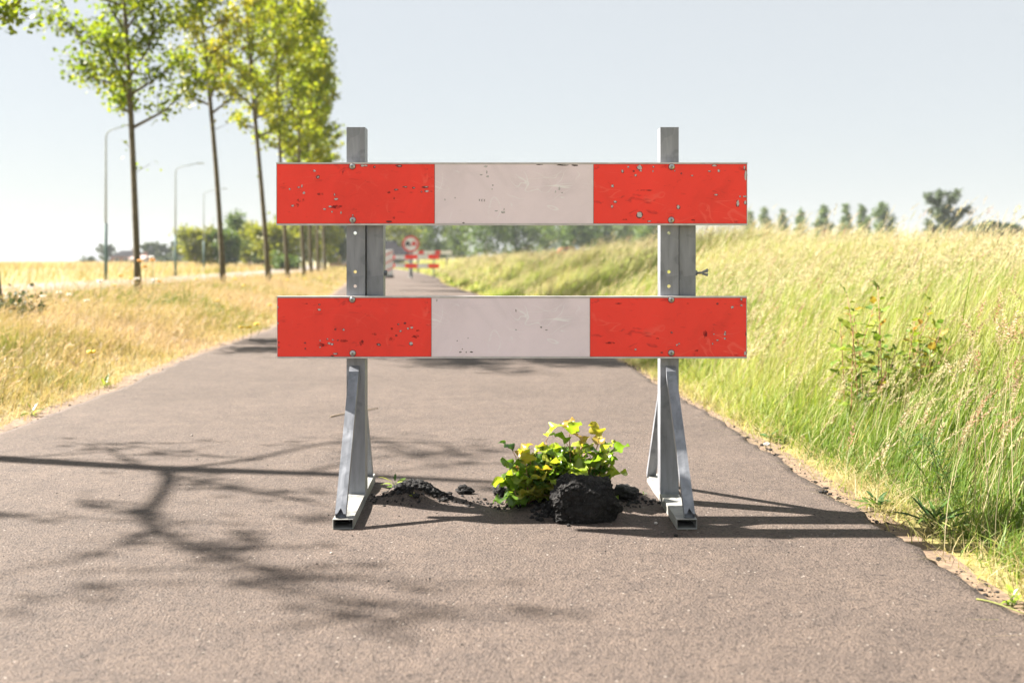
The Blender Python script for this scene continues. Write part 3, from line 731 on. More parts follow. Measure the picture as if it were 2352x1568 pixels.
def drill(o, centers, rad, depth, yoff=0.0):
    """cut round holes along y through o at (x,z) centres"""
    bm = bmesh.new()
    for (x, z) in centers:
        bmesh.ops.create_cone(bm, segments=20, radius1=rad, radius2=rad, depth=depth, cap_ends=True, matrix=Matrix.Translation((x, yoff, z)) @ Matrix.Rotation(math.pi/2, 4, 'X'))
    cut = bpy.data.objects.new("cutter", bm_mesh("cutter", bm)); C.objects.link(cut); cut.matrix_world = o.matrix_world.copy()
    md = o.modifiers.new("holes", 'BOOLEAN'); md.object = cut; md.operation = 'DIFFERENCE'; md.solver = 'EXACT'
    if o.parent: cut.parent = o.parent; cut.location = o.location; cut.rotation_euler = o.rotation_euler
    bpy.context.view_layer.update()
    dg = bpy.context.evaluated_depsgraph_get()
    me = bpy.data.meshes.new_from_object(o.evaluated_get(dg))
    o.modifiers.clear(); o.data = me
    bpy.data.objects.remove(cut)

DB = 3.1676                                       # board front face
bar = empty("road_barricade", (0, 3.224, 0.004))
tag(bar, "large red and white two-board barricade on steel legs in the foreground", "barricade", "road barricades on the path")
PX = (-0.5014, 0.5055); FYAW = (0.034, 0.004)
def wz(py, d): return CAMH-(py-600)*d/FPX
holes = [wz(538, 3.195), wz(627, 3.195), wz(660, 3.195)]
for s in (0, 1):
    bm = bmesh.new(); hollow(bm, 0.059, 0.059, 0.03, 1.206)
    post = link("post", bm_mesh("post", bm), M['galv'], bar, (PX[s], 0, 0))
    drill(post, [(-0.002, z) for z in holes], 0.0055, 0.3); drill(post, [(-0.002+(0.012 if s else -0.012), z) for z in holes], 0.013, 0.05, 0.045)
    # receiver tube beside the post, with its clamp bolt
    bm = bmesh.new(); hollow(bm, 0.054, 0.054, 0.50, 1.05, 0.003)
    sl = bevel(link("sleeve", bm_mesh("sleeve", bm), M['galv'], bar, (PX[s]+0.060, 0.012, 0)), 0.008, 3)
    bm = bmesh.new(); zb = wz(630, 3.2)
    bmesh.ops.create_cone(bm, segments=6, radius1=0.010, radius2=0.010, depth=0.009, cap_ends=True, matrix=Matrix.Translation((0.0315, 0, zb)) @ Matrix.Rotation(math.pi/2, 4, 'Y'))
    bb = link("clamp_bolt", bm_mesh("clamp_bolt", bm), M['galv'], sl)
    if s == 1:
        bm = bmesh.new(); tube(bm, [(0.036, 0, zb), (0.056, 0, zb+0.001)], [0.0038]*2, 8)
        for q in (-1, 1):
            box(bm, (0.062, 0, zb+q*0.004), (0.018, 0.004, 0.006), None)
            tube(bm, [(0.054, 0, zb+q*0.002), (0.071, 0, zb+q*0.009+0.002)], [0.0035, 0.0042], 6)
        link("wing_nut", bm_mesh("wing_nut", bm), M['darkmark'] if False else M['galv'], sl)
    # foot: rectangular tube along y, open ended, inner plates added to block the light
    bm = bmesh.new(); hollow(bm, 0.060, 0.030, -0.34, 0.28, 0.0028); box(bm, (0, 0, 0.05), (0.056, 0.026, 0.004)); box(bm, (0, 0, -0.2), (0.056, 0.026, 0.004))
    Rm = Matrix.Rotation(FYAW[s], 4, 'Z') @ Matrix.Translation((0, 0, 0.015)) @ Matrix.Rotation(-math.pi/2, 4, 'X')
    bm.transform(Rm)
    ft = bevel(link("foot", bm_mesh("foot", bm), M['galv_foot'], bar, (PX[s], 0, 0)), 0.0012, 1)
    # braces: folded channel with notched lower end
    for sg in (-1, 1):
        top = Vector((0.0, sg*0.030, 0.438)); bot = Vector((0.0, sg*(0.318 if sg < 0 else 0.235), 0.030))
        bot = Matrix.Rotation(FYAW[s], 3, 'Z') @ bot
        lat = (-0.004, 0.010)[s] if sg < 0 else (0.004, -0.012)[s]
        bot.x += (-0.008, 0.010)[s] if sg < 0 else (0.010, -0.020)[s]
        top.x += (-0.004, 0.003)[s] if sg < 0 else 0
        ax = (bot-top); ln = ax.length; ax.normalize()
        sd = Vector((1, 0, 0)); sd = (sd-ax*sd.dot(ax)).normalized(); nr = sd.cross(ax)
        if nr.y*sg < 0: nr = -nr
        W2, T = 0.0155, 0.020
        def P(u, v, w_): return top+ax*u+sd*v+nr*w_
        bm = bmesh.new()
        front = [P(0, -W2, T*0.2), P(0, W2, T*0.2), P(ln-0.002, W2, T), P(ln-0.002, W2*0.62, T), P(ln-0.020, 0, T), P(ln-0.002, -W2*0.62, T), P(ln-0.002, -W2, T)]
        fv = [bm.verts.new(p_) for p_ in front]; bm.faces.new(fv)
        # side flanges down to the post / foot
        a0, a1 = bm.verts.new(P(0, -W2, -0.012)), bm.verts.new(P(ln+0.008, -W2, 0.0))
        b0, b1 = bm.verts.new(P(0, W2, -0.012)), bm.verts.new(P(ln+0.008, W2, 0.0))
        bm.faces.new((fv[0], fv[6], a1, a0)); bm.faces.new((fv[1], b0, b1, fv[2])); bm.faces.new((fv[0], a0, b0, fv[1])); bm.faces.new((a0, a1, b1, b0))
        br = link("brace", bm_mesh("brace", bm), M['galv'], bar, (PX[s], 0, 0))
        sm = br.modifiers.new("thick", 'SOLIDIFY'); sm.thickness = 0.0022; sm.offset = -1

# chips: (px, py, w, h) in the photo's pixels
def blob(bm, cx, cz, rw, rh, y, mat, r, n_=11, jag=0.45):
    ph = r.uniform(0, 6.28); vv = []
    for k in range(n_):
        a = 2*math.pi*k/n_; f = 1-jag*r.random()
        vv.append(bm.verts.new((cx+math.cos(a)*rw*f, y, cz+math.sin(a)*rh*f)))
    f = bm.faces.new(vv); f.material_index = mat

CH = {
 'u': {'L': [(686,433,6,3),(693,430,3,8),(722,395,6,5),(698,446,6,6),(665,437,4,4),(730,410,4,3),(772,460,9,5),(768,450,3,6),(833,383,10,6),(730,409,12,9,1),(916,384,18,6,1),(860,386,6,8,1),(909,438,12,5,1),(930,432,14,4,1),(950,434,10,5,1),(977,432,20,5,1),(980,442,9,5),(968,443,4,4,1),(745,483,7,4),(758,477,8,4),(672,475,6,5),(690,463,22,9,2),(681,474,16,9,2),(762,489,4,4),(783,491,3,6),(810,497,3,3),(772,478,30,10,2),(893,512,14,5,1),(905,502,7,11,2),(905,458,5,6,2),(735,448,18,6,2),(787,400,4,10,2),(893,445,7,6,2),(840,383,8,4)],
       'W': [(1115,385,10,5),(1120,408,6,5),(1105,404,8,2),(1132,428,3,3),(1130,437,3,3),(1101,462,3,6,1),(1107,463,6,7,3),(1113,463,5,7,3),(1155,490,10,5),(1140,487,8,2),(1158,483,2,5),(1022,461,3,5),(1065,516,9,4,1),(1285,436,5,9),(1276,443,3,6),(1291,445,3,3,1),(1293,380,40,4,1),(1320,382,24,5,1),(1240,380,30,2,1),(1045,457,2,4,1),(1118,398,2,10)],
       'R': [(1469,387,12,13),(1443,386,5,4),(1430,396,5,7),(1472,395,6,4),(1460,405,6,5),(1501,386,4,4),(1500,396,3,3),(1456,396,5,4,1),(1407,430,6,7),(1413,466,7,5),(1406,477,5,7),(1469,496,14,13),(1558,478,8,10),(1590,406,5,3),(1630,396,7,3),(1651,395,5,7),(1641,383,12,4),(1645,450,8,4),(1695,470,7,16),(1700,454,4,4),(1711,454,10,4),(1712,468,6,9),(1713,405,5,24),(1710,388,4,10),(1491,511,9,3),(1565,401,4,4,1),(1592,508,10,4,2),(1435,507,14,4,2),(1478,505,12,4,2),(1480,440,40,4,2),(1550,395,3,3)]},
 'l': {'L': [(733,714,7,5),(733,702,6,4,1),(770,759,5,5,1),(789,760,5,5),(752,781,4,3),(764,783,4,3),(756,791,7,6),(762,793,8,5),(735,785,3,3),(735,800,3,3),(776,784,5,4,1),(770,815,11,4),(763,820,9,4,1),(700,790,5,4,1),(701,803,4,4,1),(640,789,3,4,1),(640,800,3,4,1),(946,755,7,4),(937,757,5,4),(920,763,5,4),(910,773,6,4,1),(915,747,6,4,1),(930,745,6,5,1),(900,757,5,8,2),(955,775,20,8,2),(900,782,12,10,2),(869,794,12,7,1),(944,792,8,8),(790,785,20,7,2),(830,790,10,14,2),(740,795,30,10,2),(860,770,12,6,2),(637,708,3,5),(638,745,3,5),(700,700,18,3,2),(960,762,12,4,2)],
       'W': [(1003,692,3,6),(1185,716,2,10,1),(1255,760,8,2,1),(1057,811,8,4,1),(1071,811,5,4,1),(1062,804,3,3,1),(1083,811,12,4,1),(1050,785,3,3,1),(1075,779,2,3,1),(1243,754,6,5,1),(1185,760,4,3)],
       'R': [(1703,690,5,6),(1703,704,6,3),(1682,708,6,6),(1648,700,5,5,1),(1665,770,5,6),(1666,765,4,3),(1665,780,5,4),(1640,770,3,3),(1648,784,6,3),(1637,792,3,4),(1640,784,3,3,2),(1712,814,6,9),(1714,770,3,12,1),(1543,766,5,4,1),(1520,812,8,4,1),(1555,795,4,4),(1560,792,4,3),(1580,700,6,4,2),(1620,770,10,18,2),(1600,808,10,6,2),(1510,780,8,4,2),(1420,700,20,4,2),(1400,790,26,6,2),(1460,805,5,4)]},
}
def board(key, x0, x1, y0, y1, xa, xb, screws):
    zc = wz((y0+y1)/2, DB); hh = (y1-y0)*DB/FPX; w0, w1 = (x0-1176)*DB/FPX, (x1-1176)*DB/FPX
    r = random.Random(hash(key) % 97 if False else (3 if key == 'u' else 5))
    yb = DB-3.224                                            # board front relative to the barricade root
    bm = bmesh.new()
    # aluminium profile with a lip above and below the film
    t = 0.026; lip = 0.0045
    prof = [(0, -hh/2), (0, -hh/2+lip), (0.0025, -hh/2+lip), (0.0025, hh/2-lip), (0, hh/2-lip), (0, hh/2), (t, hh/2), (t, -hh/2)]
    a = [bm.verts.new((w0, yb+y_, z_)) for y_, z_ in prof]; b_ = [bm.verts.new((w1, yb+y_, z_)) for y_, z_ in prof]
    bm.faces.new(a); bm.faces.new(b_[::-1])
    for i in range(8): bm.faces.new((a[i], b_[i], b_[(i+1) % 8], a[(i+1) % 8]))
    bo = link("board", bm_mesh("board", bm), M['alu'], bar, (0, 0, zc))
    xs_ = [w0+0.0015, (xa-1176)*DB/FPX, (xb-1176)*DB/FPX, w1-0.0015]
    for i, (nm, mt, kk) in enumerate((("red_panel", 'red', 'L'), ("white_panel", 'white', 'W'), ("red_panel", 'red', 'R'))):
        bm = bmesh.new(); q0, q1 = xs_[i]+0.0004, xs_[i+1]-0.0004; zt = hh/2-lip-0.0006
        zz = [bm.verts.new((q0, yb+0.0016, -zt)), bm.verts.new((q1, yb+0.0016, -zt)), bm.verts.new((q1, yb+0.0016, zt)), bm.verts.new((q0, yb+0.0016, zt))]
        f = bm.faces.new(zz)
        # darkened film border, a thin frame
        for (ax_, bx_, az_, bz_) in ((q0, q1, zt-0.0010, zt-0.0002), (q0, q1, -zt+0.0002, -zt+0.0010), (q0+.0001, q0+0.0008, -zt+.001, zt-.001), (q1-0.0008, q1-.0001, -zt+.001, zt-.001)):
            ff = bm.faces.new([bm.verts.new((ax_, yb+0.00145, az_)), bm.verts.new((bx_, yb+0.00145, az_)), bm.verts.new((bx_, yb+0.00145, bz_)), bm.verts.new((ax_, yb+0.00145, bz_))])
            ff.material_index = 2 if mt == 'red' else 4
        for j, cc in enumerate(CH[key][kk]):
            px, py, cw, ch_ = cc[:4]; ty = cc[4] if len(cc) > 4 else 0
            cx = (px-1176)*DB/FPX; cz = wz(py, DB)-zc; rw, rh = cw*DB/FPX*0.56, ch_*DB/FPX*0.56
            cx = min(max(cx, q0+rw*0.6), q1-rw*0.6); cz = min(max(cz, -zt+rh*0.9), zt-rh*0.9)
            if ty == 2:
                blob(bm, cx, cz, rw, rh, yb+0.00142-j*2e-6, 5, r, 17, 0.5)
                continue
            if ty == 3:                                        # worn stamped digits
                for dz in (-0.003, 0, 0.003):
                    box(bm, (cx, yb+0.0012, cz+dz), (0.0035, 0.0003, 0.0009), None, 3)
                box(bm, (cx-0.0014, yb+0.0012, cz), (0.0008, 0.0003, 0.006), None, 3)
                continue
            sc = 0.8 if ty == 1 else 1.0
            sc *= 0.75 if mt == 'white' else 1.0
            blob(bm, cx, cz-0.0004, rw*sc*1.15+0.0006, rh*sc*1.15+0.0006, yb+0.0013-j*2e-6, 2 if mt == 'red' else 3, r)
            if ty == 1 and r.random() < 0.6: blob(bm, cx+rw*0.15, cz, rw*0.4, rh*0.35, yb+0.0010-j*2e-6, 1, r)
            elif ty == 0: blob(bm, cx, cz, rw, rh, yb+0.0010-j*2e-6, 1, r)
        me = bpy.data.meshes.new(nm); bm.normal_update()
        for f in bm.faces:
            if f.normal.y > 0 and len(f.verts) != 0 and abs(f.normal.y) > 0.9: f.normal_flip()
        bm.to_mesh(me); bm.free()
        link(nm, me, [M[mt], M['bare'], M['seam'], M['darkmark'], M['alu'], M['grime']], bo)
    for (sx_, sy_) in screws:
        bm = bmesh.new(); cx = (sx_-1176)*DB/FPX; cz = wz(sy_, DB)-zc
        bmesh.ops.create_uvsphere(bm, u_segments=24, v_segments=14, radius=0.0098)
        for v in bm.verts: v.co = Vector((v.co.x, v.co.y*0.55, v.co.z))
        bmesh.ops.delete(bm, geom=[v for v in bm.verts if v.co.y > 0.001], context='VERTS')
        for f in bm.faces: f.smooth = True
        bm.transform(Matrix.Translation((cx, yb+0.001, cz)))
        ang = r.uniform(0, 3)
        for k in (0, math.pi/2):
            box(bm, (0, -0.0052, 0), (0.0085, 0.0014, 0.0014), Matrix.Translation((cx, yb+0.001, cz)) @ Matrix.Rotation(ang+k, 4, 'Y'), 1)
        # washer ring
        tube(bm, [(cx, yb+0.0012, cz), (cx, yb-0.0004, cz)], [0.0108, 0.0104], 24, True, 2)
        link("screw", bm_mesh("screw", bm), [M['bolt'], M['black'], M['seam']], bo)
board('u', 634, 1717, 376, 520, 998.5, 1363, [(809, 385), (810, 508), (1543, 386), (1542, 508)])
board('l', 635.5, 1716, 683, 825.5, 991, 1355, [(809, 691), (810, 814), (1542, 691), (1542, 813)])

# ------------------------------------------------------------------ trees
def leaf_cloud(P, size, rnd_, up=0.3):
    """one folded kite per leaf at P (n,3)"""
    n_ = len(P)
    d1 = rng.normal(0, 1, (n_, 3)); d1 /= np.linalg.norm(d1, axis=1)[:, None]
    d2 = rng.normal(0, 1, (n_, 3)); d2 -= (d2*d1).sum(1)[:, None]*d1; d2 /= np.linalg.norm(d2, axis=1)[:, None]
    s = (size*rng.uniform(0.7, 1.25, n_))[:, None]
    V = np.stack([P-d1*s*0.5, P+d2*s*0.42+d1*s*0.02, P+d1*s*0.5, P-d2*s*0.42+d1*s*0.02], 1)
    return V.reshape(-1, 3), np.arange(n_*4).reshape(-1, 4), np.repeat(rnd_, 4)

def tree(name, loc, Ht, cb, rad, lean, nleaf, lsize, seed, label, group=None, mat='leaf', trunk_r=0.085, nl=30, shape='poplar', bias=0.5, cat="tree", curve=None, sparse=0.0, rise=0.9, spread=0.085):
    r = random.Random(seed); root = empty(name, loc); tag(root, label, cat, group)
    def cen(t): return Vector((lean[0]*t+0.06*math.sin(t*5+seed)*(trunk_r/0.085), lean[1]*t+0.05*math.sin(t*4+seed*2)*(trunk_r/0.085), Ht*t))
    bm = bmesh.new()
    ts = np.linspace(0, 0.97, 14)
    tube(bm, [cen(t)-Vector((0, 0, 0.1*(t == 0))) for t in ts], [trunk_r*0.74*((1-t)**0.8*0.93+0.05)*(1.25 if t == 0 else 1) for t in ts], 9)
    pts, wts = [], []
    for k in range(nl):
        t0 = cb/Ht+(0.97-cb/Ht)*((k+r.random()*0.8)/nl); u = (t0-cb/Ht)/(1-cb/Ht)
        if shape == 'poplar': pr = (0.55+0.45*math.sin(math.pi*min(1, u*1.15+0.12)))*(1-u**3*0.75)
        elif shape == 'cone': pr = 1.05-u*0.9
        else: pr = math.sin(math.pi*min(1, u*0.8+0.2))**0.6
        az = k*2.4+r.uniform(-.5, .5); ln = rad*pr*r.uniform(0.65, 1.12)
        p0 = cen(t0); up = rise*r.uniform(0.6, 1.3)*(0.5+u)
        d = Vector((math.cos(az), math.sin(az), up)).normalized()
        L = ln/max(0.3, math.hypot(d.x, d.y)); L = min(L, (Ht*1.02-p0.z)/max(d.z, .05)) if d.z > 0 else L
        br = trunk_r*(1-t0)*0.42+0.006*trunk_r/0.085
        mid = p0+d*L*0.5+Vector((r.uniform(-.1, .1), r.uniform(-.1, .1), -0.06*L))
        end = p0+d*L+Vector((0, 0, 0.05*L))
        tube(bm, [p0, mid, end], [br, br*0.6, br*0.2], 5)
        for j in range(4):
            f = r.uniform(0.25, 0.95); q = p0.lerp(mid, f*2) if f < .5 else mid.lerp(end, f*2-1)
            dd = (d+Vector((r.uniform(-1, 1), r.uniform(-1, 1), r.uniform(-.5, .8)))).normalized(); e = q+dd*L*r.uniform(.25, .45)
            tube(bm, [q, e], [br*0.3, br*0.1], 4)
            pts.append((q, e)); wts.append(L*0.45)
        pts.append((p0.lerp(mid, .5), end)); wts.append(L)
    if sparse:                                               # stray sprouts along the bare trunk
        for k in range(int(sparse)):
            t0 = r.uniform(0.12, cb/Ht); q = cen(t0); e = q+Vector((r.uniform(-.3, .3), r.uniform(-.3, .3), .2)); tube(bm, [q, e], [0.008, 0.004], 4); pts.append((q, e)); wts.append(0.06)
    link("trunk", bm_mesh("trunk", bm), M['bark'], root)
    w_ = np.array(wts); w_ = w_*np.array([r.uniform(0.3, 1.6) for _ in w_]); w_ /= w_.sum()
    idx = rng.choice(len(pts), nleaf, p=w_)
    A = np.array([p_[0] for p_ in pts])[idx]; B = np.array([p_[1] for p_ in pts])[idx]
    f = rng.uniform(0.1, 1.05, nleaf)[:, None]
    P = A+(B-A)*f+rng.normal(0, 1, (nleaf, 3))*np.array([1, 1, 0.8])*rad*spread
    tone = np.array([r.uniform(-.18, .18) for _ in pts])[idx]
    R = np.clip(bias+tone+rng.normal(0, .13, nleaf), 0, 1)
    V, F, R = leaf_cloud(P, np.full(nleaf, lsize), R)
    link("crown", np_mesh("crown", V, F, R), M[mat], root)
    return root

ROW = "poplars in a row along the left verge"
row = [(325, 18.5, 'nearest whole poplar of the row, its bare trunk left of the lamp arm', 12.0, 3.2, 1.7, (-0.85, 0), 19000, 0.092, 'leaf', 0.48, 0.088),
       (510, 23.0, 'second poplar of the row with sparse yellowish crown', 12.5, 4.1, 1.2, (-1.0, 0.2), 6500, 0.098, 'leaf_y', 0.48, 0.092),
       (612, 28.0, 'third poplar of the row, its trunk just left of the barricade', 13.0, 4.2, 1.5, (-0.8, 0), 9000, 0.11, 'leaf', 0.66, 0.105),
       (660, 33.0, 'fourth poplar of the row, its trunk seen below the upper board', 13.0, 4.1, 1.45, (-0.55, 0), 6500, 0.13, 'leaf', 0.68, 0.10),
       (701, 39.0, 'fifth poplar of the row with dense yellow green crown', 13.2, 4.3, 1.35, (-0.5, 0), 6000, 0.15, 'leaf', 0.7, 0.11),
       (719, 44.0, 'sixth poplar of the row, half merged with its neighbours', 13.5, 4.4, 1.3, (-0.5, 0), 5200, 0.16, 'leaf', 0.60, 0.11),
       (734, 50.0, 'seventh poplar of the row, second from its far end', 13.8, 4.6, 1.25, (-0.6, 0), 4800, 0.17, 'leaf', 0.7, 0.11),
       (746, 56.0, 'eighth and farthest poplar of the row, beside the left post', 14.0, 4.6, 1.2, (-0.9, 0), 4500, 0.18, 'leaf', 0.60, 0.12)]
for i, (px, d, lab, Ht, cb, rad, lean, nlf, ls, mt, bias, tr) in enumerate(row):
    X = (px-1176)*d/FPX
    tree("poplar_tree", (X, d, float(H(X, d))), Ht, cb, rad, lean, nlf, ls, 100+i, lab, ROW, mt, tr, 46 if i < 3 else 36, 'poplar', bias, sparse=2 if i < 3 else 0, rise=1.25)
X = -6.27
tree("poplar_tree", (-5.40, 10.4, float(H(-5.4, 10.4))), 8.0, 3.05, 1.25, (-0.95, 0), 7500, 0.075, 120, "poplar at the photo's left border with only branch tips showing", ROW, 'leaf', 0.075, 30, 'poplar', 0.5)

# the poplar just outside the frame whose shadow crosses the path
root = empty("poplar_tree", (-5.2, 4.95, float(H(-5.2, 4.95)))); tag(root, "young poplar beside the path whose shadow crosses the foreground asphalt", "tree", ROW)
rz0 = root.location.z
def sp(px, py, z):
    x, y = gp(px, py); return Vector((x-z*SX, y-z*SY, z))-root.location
bm = bmesh.new()
tube(bm, [Vector((0, 0, -0.1)), Vector((0.0, 0, 1.2)), sp(-300, 1047, 2.55), sp(0, 1056, 3.03), sp(374, 1078, 3.71), sp(780, 1092, 4.35), sp(1150, 1110, 4.90), sp(1330, 1122, 5.2)], [0.075, 0.062, 0.055, 0.052, 0.047, 0.036, 0.026, 0.012], 10)
branches = [
 [(372, 1078, 3.70), (392, 1098, 3.74), (372, 1140, 3.80), (342, 1185, 3.88), (356, 1215, 3.96), (420, 1250, 4.05), (510, 1285, 4.15), (620, 1322, 4.3), (740, 1375, 4.45)],
 [(400, 1078, 3.74), (500, 1068, 3.9), (600, 1052, 4.1), (700, 1030, 4.3), (790, 1016, 4.5), (900, 1008, 4.7), (1010, 1016, 4.9)],
 [(330, 1074, 3.62), (275, 1048, 3.7), (235, 1030, 3.8), (190, 1022, 3.9)],
 [(420, 1105, 3.80), (520, 1115, 3.95), (600, 1132, 4.1), (720, 1150, 4.3)],
 [(700, 1090, 4.2), (820, 1060, 4.45), (960, 1045, 4.7), (1090, 1045, 4.9)],
 [(780, 1092, 4.35), (900, 1085, 4.6), (1040, 1070, 4.85)],
 [(356, 1215, 3.96), (250, 1260, 4.1), (120, 1300, 4.25)], [(342, 1185, 3.9), (300, 1195, 3.95), (255, 1200, 4.0)],
 [(510, 1285, 4.15), (560, 1258, 4.25), (640, 1252, 4.35)]]
def catmull(P_, m_=5):
    out = []
    for i in range(len(P_)-1):
        a_, b_, c_, d_ = P_[max(i-1, 0)], P_[i], P_[i+1], P_[min(i+2, len(P_)-1)]
        for j in range(m_):
            t = j/m_; out.append(0.5*((2*b_)+(c_-a_)*t+(2*a_-5*b_+4*c_-d_)*t*t+(3*b_-a_-3*c_+d_)*t**3))
    return out+[P_[-1]]
for bi, br in enumerate(branches):
    br = catmull([Vector(q) for q in br]); n_ = len(br); r0 = (0.028, 0.019, 0.014, 0.012, 0.014, 0.012, 0.008, 0.008, 0.008)[bi]
    tube(bm, [sp(*q) for q in br], [r0*(1-0.8*i/(n_-1)) for i in range(n_)], 6)
lf = [(560, 1254, 4.25, 24, 80, 9), (520, 1268, 4.2, 20, 50, 10), (620, 1318, 4.3, 22, 70, 14), (590, 1345, 4.35, 14, 40, 9), (700, 1330, 4.4, 16, 60, 9), (335, 1200, 3.93, 16, 45, 28), (320, 1180, 3.9, 12, 40, 6), (300, 1025, 3.8, 16, 34, 6), (320, 1045, 3.8, 14, 40, 6), (210, 1025, 3.85, 5, 40, 6), (560, 1130, 4.0, 18, 70, 10), (600, 1135, 4.1, 12, 50, 6), (790, 1018, 4.5, 30, 60, 9), (890, 1012, 4.65, 24, 60, 9), (1000, 1025, 4.8, 22, 70, 9), (1080, 1045, 4.9, 26, 70, 8), (960, 1050, 4.7, 20, 60, 9), (1060, 1064, 4.8, 14, 60, 5), (740, 1385, 4.45, 7, 90, 26), (860, 1420, 4.6, 3, 60, 16), (230, 1350, 4.2, 5, 40, 6), (20, 1185, 4.1, 14, 40, 4), (190, 1165, 4.0, 7, 40, 5), (60, 1052, 3.2, 7, 40, 4), (480, 1110, 3.9, 8, 40, 8), (440, 1085, 3.9, 8, 60, 10), (130, 1300, 4.2, 5, 90, 25), (450, 1250, 4.1, 14, 40, 14), (1120, 1130, 4.95, 12, 60, 8), (680, 1200, 4.3, 8, 90, 20)]
P = []
rl = random.Random(77)
for (px, py, z, n_, sx_, sy_) in lf:
    for k in range(int(n_*0.65)): P.append(sp(px+rl.gauss(0, sx_*1.0), py+rl.gauss(0, sy_*0.9), z+rl.uniform(-.12, .12)))
    for k in range(3):
        q0 = sp(px+rl.gauss(0, sx_*0.3), py+rl.gauss(0, sy_*0.4), z); q1 = q0+Vector((rl.uniform(-.35, .35), rl.uniform(-.2, .2), rl.uniform(-.1, .4)))
        tube(bm, [q0, q0.lerp(q1, .5)+Vector((0, 0, .02)), q1], [0.006, 0.005, 0.003], 5)
        for j in range(4): P.append(q0.lerp(q1, rl.uniform(.3, 1.05))+Vector((rl.gauss(0, .03), rl.gauss(0, .03), rl.gauss(0, .03))))
link("trunk", bm_mesh("trunk", bm), M['bark'], root)
V, F, R = leaf_cloud(np.array(P), np.full(len(P), 0.046), rng.uniform(0.2, 0.8, len(P)))
link("crown", np_mesh("crown", V, F, R), M['leaf'], root)

# dark bush at the foot of the border poplar
def bush(name, loc, sx_, sy_, sz_, nlf, ls, mat, label, cat, bias=0.5, group=None):
    root = empty(name, loc); tag(root, label, cat, group)
    r = np.random.default_rng(int(abs(loc[0]*13+loc[1]*7)) % 1000)
    bm = bmesh.new()
    for k in range(9):
        e = Vector((r.uniform(-sx_, sx_)*.6, r.uniform(-sy_, sy_)*.6, sz_*r.uniform(.5, .9))); tube(bm, [Vector((0, 0, -.05)), e*0.5+Vector((0, 0, .1*sz_)), e], [0.02*sz_, 0.014*sz_, 0.004*sz_], 5)
    link("stem", bm_mesh("stem", bm), M['bark'], root)
    nc = 26; cc = r.normal(0, 1, (nc, 3)); cc /= np.linalg.norm(cc, axis=1)[:, None]; cc *= r.uniform(0.35, 0.95, (nc, 1))
    cc[:, 2] = np.abs(cc[:, 2])
    i = r.integers(0, nc, nlf); P = cc[i]+r.normal(0, 0.17, (nlf, 3)); P = P*np.array([sx_, sy_, sz_]); P[:, 2] = np.abs(P[:, 2])
    R = np.clip(bias+(r.uniform(-.2, .2, nc))[i]+r.normal(0, .12, nlf), 0, 1)
    V, F, R = leaf_cloud(P, np.full(nlf, ls), R)
    link("crown", np_mesh("crown", V, F, R), M[mat], root)
    return root
Xb, db = -5.12, 10.1
bush("bush", (Xb+0.03, db, float(H(Xb, db))), 0.36, 0.3, 0.40, 2000, 0.045, 'leaf_dark', "small dark green bush in dry grass at the photo's left border", "bush", 0.7)

# ------------------------------------------------------------------ wildflowers on the left verge
def flower(px, py, d, size, mat, label, grp):
    x, y, z = at(px, py, d); g0 = float(H(x, y))
    root = empty("wildflower", (x, y, g0)); tag(root, label, "flower", grp)
    hh = max(0.15, z-g0); bm = bmesh.new()
    tube(bm, [(0, 0, 0), (0.02, 0.01, hh*0.5), (0, 0, hh)], [0.004, 0.003, 0.0025], 5); link("stem", bm_mesh("stem", bm), M['greenstem'], root)
    bm = bmesh.new()
    for k in range(8):
        a = k*math.pi/4; c = Vector((math.cos(a)*size*0.5, math.sin(a)*size*0.4, hh+0.12*size*math.sin(k*2.3)))
        r_ = bmesh.ops.create_icosphere(bm, subdivisions=1, radius=size*0.36)
        for v in r_['verts']: v.co = Vector((v.co.x, v.co.y, v.co.z*0.7))+c
    link("flower_head", bm_mesh("flower_head", bm, True), M[mat], root)
OG, YGp, WG = "orange flowers before the trees", "yellow flowers on the left verge", "white flower heads on the left verge"
for (px, py, d) in ((322, 598, 16), (332, 612, 16), (350, 597, 15.5), (277, 632, 15), (365, 645, 16)):
    flower(px, py, d, 0.055, 'petal_o', "orange wildflower standing in dry grass near the foremost poplar trunk", OG)
for (px, py, d) in ((262, 655, 13), (300, 640, 15), (452, 640, 17), (540, 640, 19), (590, 792, 10.5), (572, 800, 10), (210, 852, 7), (555, 800, 10), (620, 700, 14), (500, 690, 13), (700, 640, 24), (735, 637, 26), (760, 632, 27), (660, 642, 22), (560, 655, 18)):
    flower(px, py, d, 0.04, 'petal_y', "small yellow wildflower in the dry grass of the left verge", YGp)
for (px, py, d) in ((348, 590, 15), (230, 645, 13), (315, 640, 15), (355, 642, 15.5), (20, 675, 12), (60, 685, 12), (100, 680, 12.5), (135, 672, 13), (160, 676, 13), (85, 745, 9.5), (40, 690, 11.5), (150, 690, 12), (200, 690, 12)):
    flower(px, py, d, 0.05, 'petal_w', "white wildflower head in the dry grass near the photo's left border", WG)

